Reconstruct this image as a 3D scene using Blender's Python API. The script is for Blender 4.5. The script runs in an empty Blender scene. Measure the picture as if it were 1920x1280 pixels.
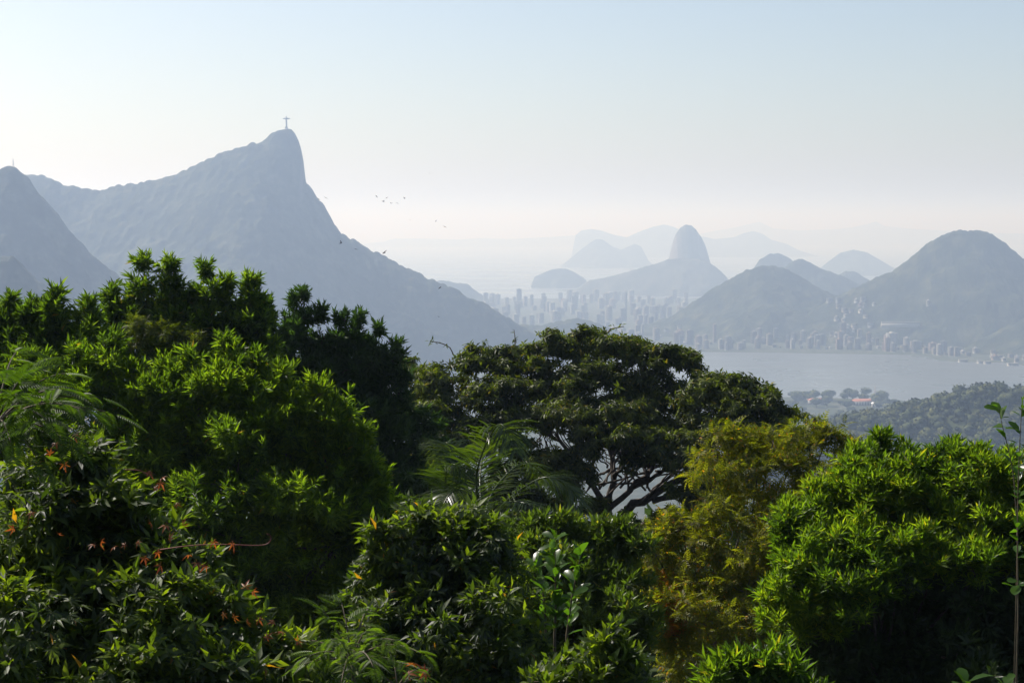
import bpy, math, random
import numpy as np

# ------------------------------------------------------------------ camera, sky, sun, exposure
S = bpy.context.scene
COL = S.collection
RNG = np.random.default_rng(7)
random.seed(7)

CAM_Z = 400.0
F_PX = 2920.0                       # focal length in pixels of the 1920 px wide photograph
PITCH = math.atan(215.0 / F_PX)
cam = bpy.data.cameras.new('camera')
cam.sensor_width = 36.0
cam.lens = 36.0 * F_PX / 1920.0
cam.clip_start = 0.3
cam.clip_end = 200000.0
cam_o = bpy.data.objects.new('camera', cam)
cam_o.location = (0, 0, CAM_Z)
cam_o.rotation_euler = (math.pi / 2 - PITCH, 0, 0)
COL.objects.link(cam_o)
S.camera = cam_o

SUN_AZ = math.radians(-52)          # left of the view direction (+Y)
SUN_EL = math.radians(46)
world = bpy.data.worlds.new('World')
S.world = world
world.use_nodes = True
wn = world.node_tree
sky = wn.nodes.new('ShaderNodeTexSky')
sky.sky_type = 'NISHITA'
sky.sun_disc = False
sky.sun_elevation = SUN_EL
sky.sun_rotation = SUN_AZ
sky.altitude = 400
sky.air_density = 1.0
sky.dust_density = 2.6
sky.ozone_density = 1.0
wn.links.new(sky.outputs[0], wn.nodes['Background'].inputs[0])
wn.nodes['Background'].inputs[1].default_value = 0.085

sun = bpy.data.lights.new('sun', 'SUN')
sun.energy = 5.0
sun.angle = math.radians(0.53)
sun.color = (1.0, 0.95, 0.895)
sun_o = bpy.data.objects.new('sun', sun)
sd = (math.sin(SUN_AZ) * math.cos(SUN_EL), math.cos(SUN_AZ) * math.cos(SUN_EL), math.sin(SUN_EL))
sun_o.rotation_euler = (math.pi / 2 - SUN_EL, 0, math.pi - SUN_AZ)
sun_o.location = (-300, 200, 900)
COL.objects.link(sun_o)

S.view_settings.view_transform = 'Standard'
S.view_settings.look = 'None'
S.view_settings.exposure = 0.63
S.view_settings.gamma = 1.0
S.view_settings.use_curve_mapping = False
S.render.engine = 'CYCLES'
cy = S.cycles
cy.use_denoising = True
cy.denoiser = 'OPENIMAGEDENOISE'
cy.denoising_input_passes = 'RGB_ALBEDO_NORMAL'
cy.denoising_prefilter = 'ACCURATE'
cy.max_bounces = 6
cy.diffuse_bounces = 1
cy.glossy_bounces = 2
cy.transmission_bounces = 4
cy.transparent_max_bounces = 4
cy.volume_bounces = 0
cy.caustics_reflective = False
cy.caustics_refractive = False
cy.sample_clamp_indirect = 4.0

HAZE_DENSITY = 0.000156
HAZE_COLOR = (0.54, 0.71, 1.0)
HAZE_G = 0.28

# ------------------------------------------------------------------ helpers
CP, SP = math.cos(PITCH), math.sin(PITCH)


def at(px, py, Y):
    """World point seen at photograph pixel (px, py), Y metres ahead."""
    dx, dy = (px - 960.0) / F_PX, -(py - 640.0) / F_PX
    ry, rz = CP + dy * SP, -SP + dy * CP
    k = Y / ry
    return np.array([dx * k, Y, CAM_Z + rz * k])


def norm(v):
    return v / np.maximum(np.linalg.norm(v, axis=-1, keepdims=True), 1e-9)


def mesh_np(name, V, T, smooth=False):
    V = np.asarray(V, np.float32)
    T = np.asarray(T, np.int32)
    me = bpy.data.meshes.new(name)
    me.vertices.add(len(V))
    me.vertices.foreach_set('co', V.ravel())
    n = T.shape[1]
    me.loops.add(T.size)
    me.loops.foreach_set('vertex_index', T.ravel())
    me.polygons.add(len(T))
    me.polygons.foreach_set('loop_start', np.arange(0, T.size, n, dtype=np.int32))
    me.polygons.foreach_set('loop_total', np.full(len(T), n, np.int32))
    if smooth:
        me.polygons.foreach_set('use_smooth', np.ones(len(T), bool))
    me.update(calc_edges=True)
    return me


def link(name, me, mat=None, parent=None, loc=None):
    o = bpy.data.objects.new(name, me)
    if mat is not None and me is not None and not me.materials:
        for m in (mat if isinstance(mat, (list, tuple)) else [mat]):
            me.materials.append(m)
    COL.objects.link(o)
    if loc is not None:
        o.location = loc
    if parent is not None:
        o.parent = parent
    return o


def tag(o, label=None, cat=None, group=None, kind=None):
    if label: o['label'] = label
    if cat: o['category'] = cat
    if group: o['group'] = group
    if kind: o['kind'] = kind
    return o


def empty(name, loc, label=None, cat=None, group=None):
    o = bpy.data.objects.new(name, None)
    o.location = loc
    o.empty_display_size = 0.3
    COL.objects.link(o)
    return tag(o, label, cat, group)


# --- value noise
def _hash(ix, iy, seed):
    h = (ix.astype(np.int64) * 374761393 + iy.astype(np.int64) * 668265263 + seed * 69069) & 0xffffffff
    h = ((h ^ (h >> 13)) * 1274126177) & 0xffffffff
    return ((h ^ (h >> 16)) & 0xffffff) / float(0xffffff)


def vnoise(x, y, seed=0):
    ix, iy = np.floor(x), np.floor(y)
    fx, fy = x - ix, y - iy
    fx, fy = fx * fx * (3 - 2 * fx), fy * fy * (3 - 2 * fy)
    a, b = _hash(ix, iy, seed), _hash(ix + 1, iy, seed)
    c, d = _hash(ix, iy + 1, seed), _hash(ix + 1, iy + 1, seed)
    return (a + (b - a) * fx) * (1 - fy) + (c + (d - c) * fx) * fy


def fbm(x, y, seed=0, octv=4):
    s, a, t = 0, 1.0, 0
    for k in range(octv):
        s = s + a * vnoise(x * 2 ** k, y * 2 ** k, seed + 17 * k)
        t += a
        a *= 0.5
    return s / t


def bumps(x, y, cell, seed=0):
    """Rounded tree-crown bumps, 0..1."""
    gx, gy = np.floor(x / cell), np.floor(y / cell)
    best = np.zeros_like(x)
    for i in (-1, 0, 1):
        for j in (-1, 0, 1):
            cx, cy_ = gx + i, gy + j
            px = (cx + 0.15 + 0.7 * _hash(cx, cy_, seed)) * cell
            py = (cy_ + 0.15 + 0.7 * _hash(cx, cy_, seed + 5)) * cell
            hh = 0.25 + 0.75 * _hash(cx, cy_, seed + 9) ** 2
            d2 = ((x - px) ** 2 + (y - py) ** 2) / (cell * 0.8) ** 2
            best = np.maximum(best, hh * np.sqrt(np.maximum(0, 1 - d2)))
    return best


# ------------------------------------------------------------------ materials
def new_mat(name):
    m = bpy.data.materials.new(name)
    m.use_nodes = True
    nt = m.node_tree
    nt.nodes.clear()
    out = nt.nodes.new('ShaderNodeOutputMaterial')
    return m, nt, out


def ramp(nt, fac, stops):
    r = nt.nodes.new('ShaderNodeValToRGB')
    e = r.color_ramp.elements
    while len(e) < len(stops):
        e.new(0.5)
    for k, (p, c) in enumerate(stops):
        e[k].position = p
        e[k].color = (*c, 1)
    nt.links.new(fac, r.inputs[0])
    return r.outputs[0]


def mat_leaf(name, dark, mid, light, trans, tw=0.45, rough=0.42, gloss=0.06, noise_scale=0.6, accent=None, accent_amt=0.03):
    """Thin leaf: reflects, lets light through, slight wax sheen. Colour differs leaf by leaf and branch by branch."""
    m, nt, out = new_mat(name)
    L = nt.links.new
    geo = nt.nodes.new('ShaderNodeNewGeometry')
    oi = nt.nodes.new('ShaderNodeObjectInfo')
    tc = nt.nodes.new('ShaderNodeTexCoord')
    nz = nt.nodes.new('ShaderNodeTexNoise')
    nz.inputs['Scale'].default_value = noise_scale
    nz.inputs['Detail'].default_value = 2
    L(geo.outputs['Position'], nz.inputs['Vector'])
    a = nt.nodes.new('ShaderNodeMath'); a.operation = 'ADD'
    L(geo.outputs['Random Per Island'], a.inputs[0]); L(oi.outputs['Random'], a.inputs[1])
    fr = nt.nodes.new('ShaderNodeMath'); fr.operation = 'FRACT'
    L(a.outputs[0], fr.inputs[0])
    mx = nt.nodes.new('ShaderNodeMath'); mx.operation = 'MULTIPLY_ADD'
    L(nz.outputs['Fac'], mx.inputs[0]); mx.inputs[1].default_value = 1.3
    mx.inputs[2].default_value = -0.45
    ad = nt.nodes.new('ShaderNodeMath'); ad.operation = 'MULTIPLY_ADD'
    L(fr.outputs[0], ad.inputs[0]); ad.inputs[1].default_value = 0.6
    L(mx.outputs[0], ad.inputs[2])
    col = ramp(nt, ad.outputs[0], [(0.1, dark), (0.5, mid), (0.95, light)])
    if accent:
        gt = nt.nodes.new('ShaderNodeMath'); gt.operation = 'GREATER_THAN'
        L(fr.outputs[0], gt.inputs[0]); gt.inputs[1].default_value = 1 - accent_amt
        mc = nt.nodes.new('ShaderNodeMix'); mc.data_type = 'RGBA'
        L(gt.outputs[0], mc.inputs[0]); L(col, mc.inputs[6]); mc.inputs[7].default_value = (*accent, 1)
        col = mc.outputs[2]
    df = nt.nodes.new('ShaderNodeBsdfDiffuse')
    L(col, df.inputs[0])
    tl = nt.nodes.new('ShaderNodeBsdfTranslucent')
    mt = nt.nodes.new('ShaderNodeMix'); mt.data_type = 'RGBA'; mt.blend_type = 'MULTIPLY'
    mt.inputs[0].default_value = 1.0
    L(col, mt.inputs[6]); mt.inputs[7].default_value = (*trans, 1)
    L(mt.outputs[2], tl.inputs[0])
    m1 = nt.nodes.new('ShaderNodeMixShader'); m1.inputs[0].default_value = tw
    L(df.outputs[0], m1.inputs[1]); L(tl.outputs[0], m1.inputs[2])
    gl = nt.nodes.new('ShaderNodeBsdfGlossy'); gl.inputs['Roughness'].default_value = rough
    gl.inputs[0].default_value = (1, 1, 1, 1)
    m2 = nt.nodes.new('ShaderNodeMixShader'); m2.inputs[0].default_value = gloss
    L(m1.outputs[0], m2.inputs[1]); L(gl.outputs[0], m2.inputs[2])
    L(m2.outputs[0], out.inputs[0])
    return m


def mat_plain(name, c1, c2, scale=5.0, rough=0.8, bump=0.0, coord='Object', spec=0.3):
    m, nt, out = new_mat(name)
    L = nt.links.new
    b = nt.nodes.new('ShaderNodeBsdfPrincipled')
    tc = nt.nodes.new('ShaderNodeTexCoord')
    nz = nt.nodes.new('ShaderNodeTexNoise')
    nz.inputs['Scale'].default_value = scale
    nz.inputs['Detail'].default_value = 5
    L(tc.outputs[coord], nz.inputs['Vector'])
    L(ramp(nt, nz.outputs['Fac'], [(0.3, c1), (0.7, c2)]), b.inputs['Base Color'])
    b.inputs['Roughness'].default_value = rough
    b.inputs['Specular IOR Level'].default_value = spec
    if bump:
        bp = nt.nodes.new('ShaderNodeBump')
        bp.inputs['Strength'].default_value = bump
        L(nz.outputs['Fac'], bp.inputs['Height']); L(bp.outputs[0], b.inputs['Normal'])
    L(b.outputs[0], out.inputs[0])
    return m


def mat_forest(name, c1, c2, c3, scale, rock=None, rock_at=0.6):
    """Distant canopy: mottled greens, bare rock where the slope is too steep for trees."""
    m, nt, out = new_mat(name)
    L = nt.links.new
    b = nt.nodes.new('ShaderNodeBsdfPrincipled')
    b.inputs['Roughness'].default_value = 0.95
    b.inputs['Specular IOR Level'].default_value = 0.1
    geo = nt.nodes.new('ShaderNodeNewGeometry')
    nz = nt.nodes.new('ShaderNodeTexNoise')
    nz.inputs['Scale'].default_value = scale
    nz.inputs['Detail'].default_value = 6
    nz.inputs['Roughness'].default_value = 0.65
    L(geo.outputs['Position'], nz.inputs['Vector'])
    col = ramp(nt, nz.outputs['Fac'], [(0.32, c1), (0.5, c2), (0.7, c3)])
    if rock:
        n2 = nt.nodes.new('ShaderNodeTexNoise'); n2.inputs['Scale'].default_value = scale * 0.25
        n2.inputs['Detail'].default_value = 4
        L(geo.outputs['Position'], n2.inputs['Vector'])
        sx = nt.nodes.new('ShaderNodeSeparateXYZ'); L(geo.outputs['True Normal'], sx.inputs[0])
        ma = nt.nodes.new('ShaderNodeMath'); ma.operation = 'MULTIPLY_ADD'
        L(n2.outputs['Fac'], ma.inputs[0]); ma.inputs[1].default_value = 0.5; L(sx.outputs['Z'], ma.inputs[2])
        f = ramp(nt, ma.outputs[0], [(rock_at + 0.15, (1, 1, 1)), (rock_at + 0.3, (0, 0, 0))])
        mc = nt.nodes.new('ShaderNodeMix'); mc.data_type = 'RGBA'
        L(f, mc.inputs[0]); L(col, mc.inputs[6]); mc.inputs[7].default_value = (*rock, 1)
        col = mc.outputs[2]
    L(col, b.inputs['Base Color'])
    L(b.outputs[0], out.inputs[0])
    return m


M_FOREST = mat_forest('forest_slope', (0.004, 0.009, 0.005), (0.02, 0.028, 0.014), (0.07, 0.072, 0.04), 0.018, rock=(0.06, 0.058, 0.055), rock_at=0.16)
M_CANOPY = mat_forest('forest_near', (0.018, 0.027, 0.012), (0.05, 0.063, 0.024), (0.13, 0.13, 0.045), 0.04)
M_GROUND = mat_forest('ground_cover', (0.022, 0.032, 0.018), (0.045, 0.055, 0.034), (0.085, 0.085, 0.065), 0.02)
M_ROCKHILL = mat_forest('granite_hill', (0.03, 0.04, 0.025), (0.055, 0.06, 0.045), (0.085, 0.085, 0.07), 0.012, rock=(0.14, 0.13, 0.125), rock_at=0.5)
M_BARK = mat_plain('bark', (0.028, 0.022, 0.017), (0.085, 0.07, 0.055), 9, 0.9, 0.5)
M_TWIG = mat_plain('twig_bark', (0.05, 0.04, 0.025), (0.11, 0.085, 0.05), 14, 0.8)
M_PALETWIG = mat_plain('pale_dry_twig', (0.16, 0.14, 0.11), (0.3, 0.27, 0.22), 14, 0.8)
M_REDSTEM = mat_plain('red_stem', (0.14, 0.03, 0.02), (0.22, 0.07, 0.04), 20, 0.6)
M_STONE = mat_plain('soapstone', (0.42, 0.42, 0.38), (0.52, 0.51, 0.47), 0.4, 0.85)
M_STEEL = mat_plain('painted_steel', (0.3, 0.28, 0.27), (0.4, 0.36, 0.34), 1.0, 0.5)
M_BIRD = mat_plain('bird_plumage', (0.008, 0.008, 0.009), (0.02, 0.018, 0.018), 8, 0.7)

m, nt, out = new_mat('water_surface')
b = nt.nodes.new('ShaderNodeBsdfPrincipled')
b.inputs['Base Color'].default_value = (0.09, 0.1, 0.1, 1)
b.inputs['Roughness'].default_value = 0.22
b.inputs['IOR'].default_value = 1.33
geo = nt.nodes.new('ShaderNodeNewGeometry')
n1 = nt.nodes.new('ShaderNodeTexNoise'); n1.inputs['Scale'].default_value = 0.05; n1.inputs['Detail'].default_value = 4
n2 = nt.nodes.new('ShaderNodeTexNoise'); n2.inputs['Scale'].default_value = 0.0025; n2.inputs['Detail'].default_value = 3
nt.links.new(geo.outputs['Position'], n1.inputs['Vector']); nt.links.new(geo.outputs['Position'], n2.inputs['Vector'])
bp = nt.nodes.new('ShaderNodeBump'); bp.inputs['Strength'].default_value = 0.1; bp.inputs['Distance'].default_value = 1.0
nt.links.new(n1.outputs['Fac'], bp.inputs['Height']); nt.links.new(bp.outputs[0], b.inputs['Normal'])
rr = nt.nodes.new('ShaderNodeMapRange'); rr.inputs[1].default_value = 0.35; rr.inputs[2].default_value = 0.65
rr.inputs[3].default_value = 0.22; rr.inputs[4].default_value = 0.4
nt.links.new(n2.outputs['Fac'], rr.inputs[0]); nt.links.new(rr.outputs[0], b.inputs['Roughness'])
nt.links.new(b.outputs[0], out.inputs[0])
M_WATER = m

# ------------------------------------------------------------------ terrain
GR = np.array([0, 4, 100, 300, 800, 1500, 2300, 3000, 8500, 9100, 20000, 130000], float)
GZ = np.array([398.3, 398.2, 362, 292, 140, 42, 12, 5, 5, -10, -30, -60], float)
HILLS = []


def lagoon_mask(x, y):
    """1 inside the lagoon, 0 on land (soft over about 60 m)."""
    u = x / np.maximum(y, 1.0) * F_PX + 960.0
    w = (fbm(x / 260.0, y / 260.0, 3, 3) - 0.5) * 160.0
    near = np.interp(u, [1150, 1250, 1480, 1680, 1760, 1900, 2300], [4300, 3760, 3640, 3640, 3420, 3330, 3500])
    far = np.interp(u, [1150, 1290, 1450, 1600, 1700, 1800, 1850, 1920, 2300], [4500, 4900, 4960, 4920, 4820, 4640, 4560, 4430, 4300])
    d = np.minimum(y - near + w, far - y + w * 0.35)
    return np.clip(d / 60.0 + 0.5, 0, 1)


def ground_z(x, y):
    x = np.asarray(x, float); y = np.asarray(y, float)
    r = np.hypot(x, y)
    z = np.interp(r, GR, GZ)
    amp = np.interp(r, [0, 60, 400, 1500, 3000, 8000], [0.05, 1.0, 18, 10, 1.0, 1.0])
    z = z + (fbm(x / (20 + r * 0.12), y / (20 + r * 0.12), 11, 3) - 0.5) * amp
    k = lagoon_mask(x, y) * (r > 2800) * (r < 6000)
    return z * (1 - k) - 9.0 * k


def terrain_z(x, y):
    z = float(ground_z(x, y))
    for (x0, y0, st, G) in HILLS:
        i, j = (x - x0) / st[0], (y - y0) / st[1]
        if 0 <= i < G.shape[1] - 1 and 0 <= j < G.shape[0] - 1:
            i0, j0 = int(i), int(j); a, b_ = i - i0, j - j0
            h = (G[j0, i0] * (1 - a) + G[j0, i0 + 1] * a) * (1 - b_) + (G[j0 + 1, i0] * (1 - a) + G[j0 + 1, i0 + 1] * a) * b_
            z = max(z, float(h))
    return z


rr_ = np.concatenate([[0.0], np.geomspace(1.5, 20000, 230), [130000.0]])
th = np.radians(np.linspace(-75, 75, 200))
RR, TH = np.meshgrid(rr_, th, indexing='ij')
gx, gy = RR * np.sin(TH), RR * np.cos(TH)
gz = ground_z(gx, gy)
n0, n1_ = gx.shape
idx = np.arange(n0 * n1_).reshape(n0, n1_)
quads = np.stack([idx[:-1, :-1], idx[1:, :-1], idx[1:, 1:], idx[:-1, 1:]], -1).reshape(-1, 4)[:, ::-1]
o = link('ground', mesh_np('ground', np.stack([gx, gy, gz], -1).reshape(-1, 3), quads, True), M_GROUND)
tag(o, kind='structure')
# ground behind the viewpoint: the hillside goes on up
V = [(-700, -600, 560), (700, -600, 560), (700, -2.0, 398.3), (-700, -2.0, 398.3), (-700, 0.4, 398.2), (700, 0.4, 398.2)]
o = link('hillside', mesh_np('hillside', V, [(0, 1, 2, 3), (3, 2, 5, 4)]), M_GROUND)
tag(o, kind='structure')


def flat(name, x0, x1, y0, y1, z, mat):
    o_ = link(name, mesh_np(name, [(x0, y0, z), (x1, y0, z), (x1, y1, z), (x0, y1, z)], [(0, 1, 2, 3)]), mat)
    return tag(o_, kind='structure')


flat('lagoon', -100, 3500, 3000, 6000, 0.0, M_WATER)
flat('sea', -60000, 60000, 8300, 130000, 0.0, M_WATER)


def hill(name, prof, Y, res, slope_f=0.85, slope_b=0.8, base=-12, spur=0.5, canopy=(11.0, 6.0), mat=None, seed=1, depth=None, rounding=25.0, label=None, soften=1.0):
    """A hill whose skyline, seen from the viewpoint, follows prof; real slopes fall away in front and behind."""
    P = np.array([at(px, py, Y) for px, py in prof])
    xs = np.arange(P[0, 0], P[-1, 0] + res, res)
    H = np.interp(xs, P[:, 0], P[:, 2])
    hm = H.max() - base
    if canopy:
        H = H + (fbm(xs / (canopy[0] * 2.2), xs * 0 + seed, seed + 2, 3) - 0.5) * canopy[1] * 0.9
    Df = (depth[0] if depth else min(hm / slope_f * 1.05, 2200))
    Db = (depth[1] if depth else min(hm / slope_b * 0.6, 900))
    ys = np.arange(Y - Df, Y + Db + res, res * (1.0 if res < 10 else 1.0))
    X, Yg = np.meshgrid(xs, ys)
    wob = (fbm(X / 400.0, X * 0 + seed, seed, 2) - 0.5) * 30
    dy = Yg - Y + wob
    ad = np.abs(dy)
    ad = np.sqrt(ad ** 2 + rounding ** 2) - rounding
    # away from the crest the steps of the skyline soften
    kw = max(3, int(260 / res))
    Hs = np.convolve(np.pad(H, kw, mode='edge'), np.hanning(2 * kw + 1) / np.hanning(2 * kw + 1).sum(), 'valid')
    wgt = np.clip(ad / (0.22 * hm), 0, 1) * soften
    Hx = H[None, :] * (1 - wgt) + Hs[None, :] * wgt
    sl = np.where(dy < 0, slope_f, slope_b)
    sp = fbm(X / (0.9 * hm), Yg / (1.4 * hm), seed + 3, 4)
    Z = Hx - ad * sl * (1 + spur * 2.2 * (sp - 0.5))
    far_ = np.clip(ad / 120.0, 0, 1)
    Z = Z + (fbm(X / 90.0, Yg / 90.0, seed + 8, 4) - 0.5) * 40 * far_ * min(1, hm / 250)
    if canopy:
        Z = Z + bumps(X, Yg, canopy[0], seed) * canopy[1] - canopy[1] * 0.6
    # end caps: sink the sheet's borders below the ground
    edge = np.minimum.reduce([X - xs[0], xs[-1] - X, Yg - ys[0], ys[-1] - Yg])
    Z = np.where(edge < res * 0.5, base - 40, Z)
    Z = np.maximum(Z, base)
    n, k = X.shape
    ii = np.arange(n * k).reshape(n, k)
    Q = np.stack([ii[:-1, :-1], ii[:-1, 1:], ii[1:, 1:], ii[1:, :-1]], -1).reshape(-1, 4)
    zq = Z.ravel()[Q].max(1)
    Q = Q[zq > base + 0.5]
    o_ = link(name, mesh_np(name, np.stack([X, Yg, Z], -1).reshape(-1, 3), Q, False), mat or M_FOREST)
    tag(o_, label=label, kind='structure')
    HILLS.append((xs[0], ys[0], (res, ys[1] - ys[0]), Z))
    return o_


# the statue's peak and its long left ridge
hill('mountain', [(-260, 330), (-60, 318), (30, 324), (50, 327), (70, 328), (95, 333), (120, 346), (150, 351), (185, 355), (205, 352), (230, 346),
     (260, 343), (300, 333), (340, 323), (370, 306), (400, 293), (430, 284), (450, 278), (470, 269), (490, 264), (503, 258), (511, 250),
     (520, 246), (528, 242), (537, 240), (547, 242), (553, 248), (560, 263), (566, 284), (568, 300), (570, 330), (574, 343), (585, 352),
     (595, 368), (605, 383), (615, 401), (625, 419), (640, 439), (655, 447), (680, 460), (705, 473), (730, 483), (760, 498), (800, 519),
     (830, 531), (870, 551), (905, 563), (935, 583), (960, 599), (1000, 620), (1060, 660)],
     4500, 5.2, slope_f=0.92, slope_b=0.9, spur=0.35, canopy=(17, 12), seed=4, depth=(1150, 420), rounding=18, label='hazy forested mountain with a steep rock face below the statue')
hill('mountain', [(-360, 330), (-60, 326), (0, 317), (15, 314), (35, 319), (45, 329), (60, 341), (75, 361), (95, 381), (110, 401), (130, 431),
     (160, 461), (190, 491), (215, 511), (245, 531), (280, 561), (330, 611), (400, 690)],
     3300, 4.6, slope_f=0.92, spur=0.4, canopy=(14, 10), seed=9, depth=(700, 300), rounding=15, label='forested mountain shoulder with a mast at the left edge')
hill('hill', [(-260, 450), (-100, 468), (0, 479), (25, 479), (40, 493), (60, 516), (85, 536), (120, 561), (160, 601), (220, 661), (260, 720)],
     2600, 4.2, slope_f=0.9, spur=0.4, canopy=(12, 8), seed=12, depth=(450, 250), rounding=12, label='dark wooded spur low at the left edge')
# rock loaf by the bay, and its shoulder
hill('hill', [(1228, 560), (1240, 520), (1252, 490), (1256, 476), (1259, 462), (1262, 450), (1267, 438), (1275, 427), (1285, 421), (1295, 422), (1305, 431), (1315, 445), (1322, 460), (1327, 476),
     (1331, 490), (1338, 515), (1350, 560)], 9700, 6.0, slope_f=2.2, slope_b=2.2, spur=0.2, canopy=(20, 5), mat=M_ROCKHILL, seed=21, depth=(330, 330), rounding=90, soften=0.0, label='steep dome of bare rock standing above the bay')
hill('hill', [(1070, 548), (1105, 525), (1150, 517), (1190, 505), (1220, 497), (1250, 486), (1275, 484), (1310, 486), (1334, 494), (1345, 503), (1358, 514), (1385, 545)],
     9250, 8.0, slope_f=0.8, spur=0.3, canopy=(20, 6), mat=M_ROCKHILL, seed=20, rounding=30, label='low wooded shoulder at the foot of the rock dome')
hill('hill', [(995, 535), (1003, 518), (1020, 511), (1035, 505), (1050, 503), (1062, 504), (1075, 509), (1095, 521), (1110, 540)], 10300, 9, slope_f=0.8, spur=0.3, canopy=None, seed=22)
hill('hill', [(1050, 500), (1065, 488), (1085, 471), (1105, 456), (1118, 448), (1130, 449), (1150, 463), (1165, 468), (1176, 463), (1190, 457), (1202, 462), (1222, 500)], 15500, 13, slope_f=0.6, spur=0.3, canopy=None, seed=23)
hill('mountain', [(1068, 500), (1075, 462), (1079, 441), (1090, 432), (1110, 429), (1130, 433), (1150, 440), (1175, 445), (1200, 434), (1225, 425), (1245, 421),
     (1262, 425), (1300, 440), (1340, 448), (1375, 445), (1395, 437), (1412, 433), (1430, 438), (1445, 449), (1475, 457), (1500, 470), (1540, 482), (1570, 500)],
     21000, 20, slope_f=0.5, spur=0.3, canopy=None, seed=24)
hill('mountain', [(640, 470), (690, 456), (720, 453), (740, 447), (800, 447), (860, 449), (900, 446), (950, 448), (1000, 446), (1080, 441), (1120, 450), (1200, 470)], 31000, 34, slope_f=0.4, spur=0.3, canopy=None, seed=25)
hill('mountain', [(1180, 455), (1280, 445), (1340, 433), (1380, 426), (1400, 421), (1424, 416), (1450, 428), (1500, 432), (1560, 430), (1600, 426), (1630, 419), (1643, 415),
     (1660, 424), (1700, 428), (1760, 432), (1850, 436), (1920, 438), (2050, 430), (2200, 450)], 34000, 36, slope_f=0.4, spur=0.3, canopy=None, seed=26)
hill('hill', [(1535, 505), (1555, 489), (1575, 474), (1600, 468), (1625, 473), (1650, 487), (1680, 505)], 13000, 11, slope_f=0.6, spur=0.3, canopy=None, seed=27)
hill('hill', [(880, 512), (905, 492), (930, 480), (950, 486), (985, 500), (1010, 512)], 21000, 20, slope_f=0.5, canopy=None, seed=41)
# behind the lagoon
hill('hill', [(1405, 530), (1415, 500), (1425, 486), (1440, 477), (1460, 474), (1480, 483), (1500, 500), (1530, 530)], 8700, 8, slope_f=0.9, canopy=(18, 6), seed=28)
hill('hill', [(1560, 530), (1570, 516), (1585, 508), (1600, 508), (1625, 522), (1650, 545)], 8200, 8, slope_f=0.8, canopy=(18, 6), seed=29)
hill('hill', [(1440, 530), (1470, 500), (1490, 487), (1505, 485), (1520, 492), (1535, 501), (1570, 513), (1610, 531), (1650, 561)], 7100, 6, slope_f=0.8, canopy=(15, 6), seed=30)
hill('hill', [(1190, 612), (1220, 606), (1260, 591), (1300, 566), (1335, 541), (1370, 521), (1400, 506), (1425, 498), (1455, 498), (1475, 504), (1500, 518), (1530, 536), (1560, 549), (1590, 566),
     (1640, 601), (1680, 640)], 5750, 5, slope_f=0.55, canopy=(13, 7), spur=0.35, seed=31, depth=(560, 420), label='wooded hill between the lagoon and the rock dome')
hill('hill', [(1500, 600), (1540, 571), (1580, 551), (1610, 536), (1640, 521), (1675, 508), (1700, 488), (1725, 469), (1745, 453), (1765, 441), (1780, 435), (1800, 432), (1825, 431),
     (1850, 435), (1875, 448), (1900, 469), (1920, 487), (1960, 521), (2050, 581), (2150, 650)], 5500, 5, slope_f=0.75, canopy=(13, 7), spur=0.4, seed=32, depth=(560, 420), rounding=30,
     label='tall rounded wooded hill above the lagoon at the right')
hill('hill', [(1780, 665), (1820, 648), (1860, 625), (1900, 606), (1960, 580), (2050, 575), (2150, 620)], 4900, 5, slope_f=0.6, canopy=(12, 6), seed=33, depth=(320, 250))
hill('hill', [(860, 625), (905, 612), (960, 606), (1010, 611), (1050, 601), (1085, 597), (1115, 602), (1150, 618), (1200, 640)], 5000, 5, slope_f=0.5, canopy=(12, 6), seed=34, depth=(200, 200))
hill('hill', [(790, 532), (830, 525), (855, 530), (875, 531), (892, 545), (930, 570)], 7800, 8, slope_f=0.7, canopy=(16, 5), seed=35)
# wooded hill near by, lower right
NEAR_HILL = [(1380, 880), (1480, 822), (1540, 806), (1560, 801), (1600, 789), (1640, 781), (1675, 776), (1700, 766), (1740, 763), (1770, 751), (1800, 737), (1830, 733),
             (1860, 731), (1890, 736), (1920, 741), (2000, 746), (2120, 776), (2300, 860)]
hill('hill', NEAR_HILL, 1900, 6, slope_f=0.42, slope_b=0.5, base=20, spur=0.4, canopy=None, mat=M_CANOPY, seed=36, depth=(650, 300), rounding=40, label='near wooded hill at the lower right')


# ------------------------------------------------------------------ mesh pieces
def tube(points, radii, sides=6):
    P = np.asarray(points, float)
    R = np.asarray(radii, float)
    n = len(P)
    tan = norm(np.gradient(P, axis=0))
    ref = np.array([0.31, 0.87, 0.2])
    u = norm(np.cross(tan, ref)); v = np.cross(tan, u)
    a = np.linspace(0, 2 * np.pi, sides, endpoint=False)
    ring = u[:, None, :] * np.cos(a)[None, :, None] + v[:, None, :] * np.sin(a)[None, :, None]
    V_ = (P[:, None, :] + ring * R[:, None, None]).reshape(-1, 3)
    T_ = []
    for k in range(n - 1):
        for j in range(sides):
            p, q = k * sides + j, k * sides + (j + 1) % sides
            r_, s_ = p + sides, q + sides
            T_ += [(p, q, s_), (p, s_, r_)]
    for j in range(1, sides - 1):
        T_.append((0, j + 1, j)); b_ = (n - 1) * sides; T_.append((b_, b_ + j, b_ + j + 1))
    return V_, np.array(T_, int)


def curve(p0, p1, bend, n=7, wob=0.0):
    t = np.linspace(0, 1, n)[:, None]
    p0, p1 = np.asarray(p0, float), np.asarray(p1, float)
    mid = (p0 + p1) / 2 + np.asarray(bend, float)
    P = (1 - t) ** 2 * p0 + 2 * t * (1 - t) * mid + t ** 2 * p1
    if wob:
        w = RNG.normal(0, wob, P.shape); w[0] = 0; w[-1] = 0
        P = P + w
    return P


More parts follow.
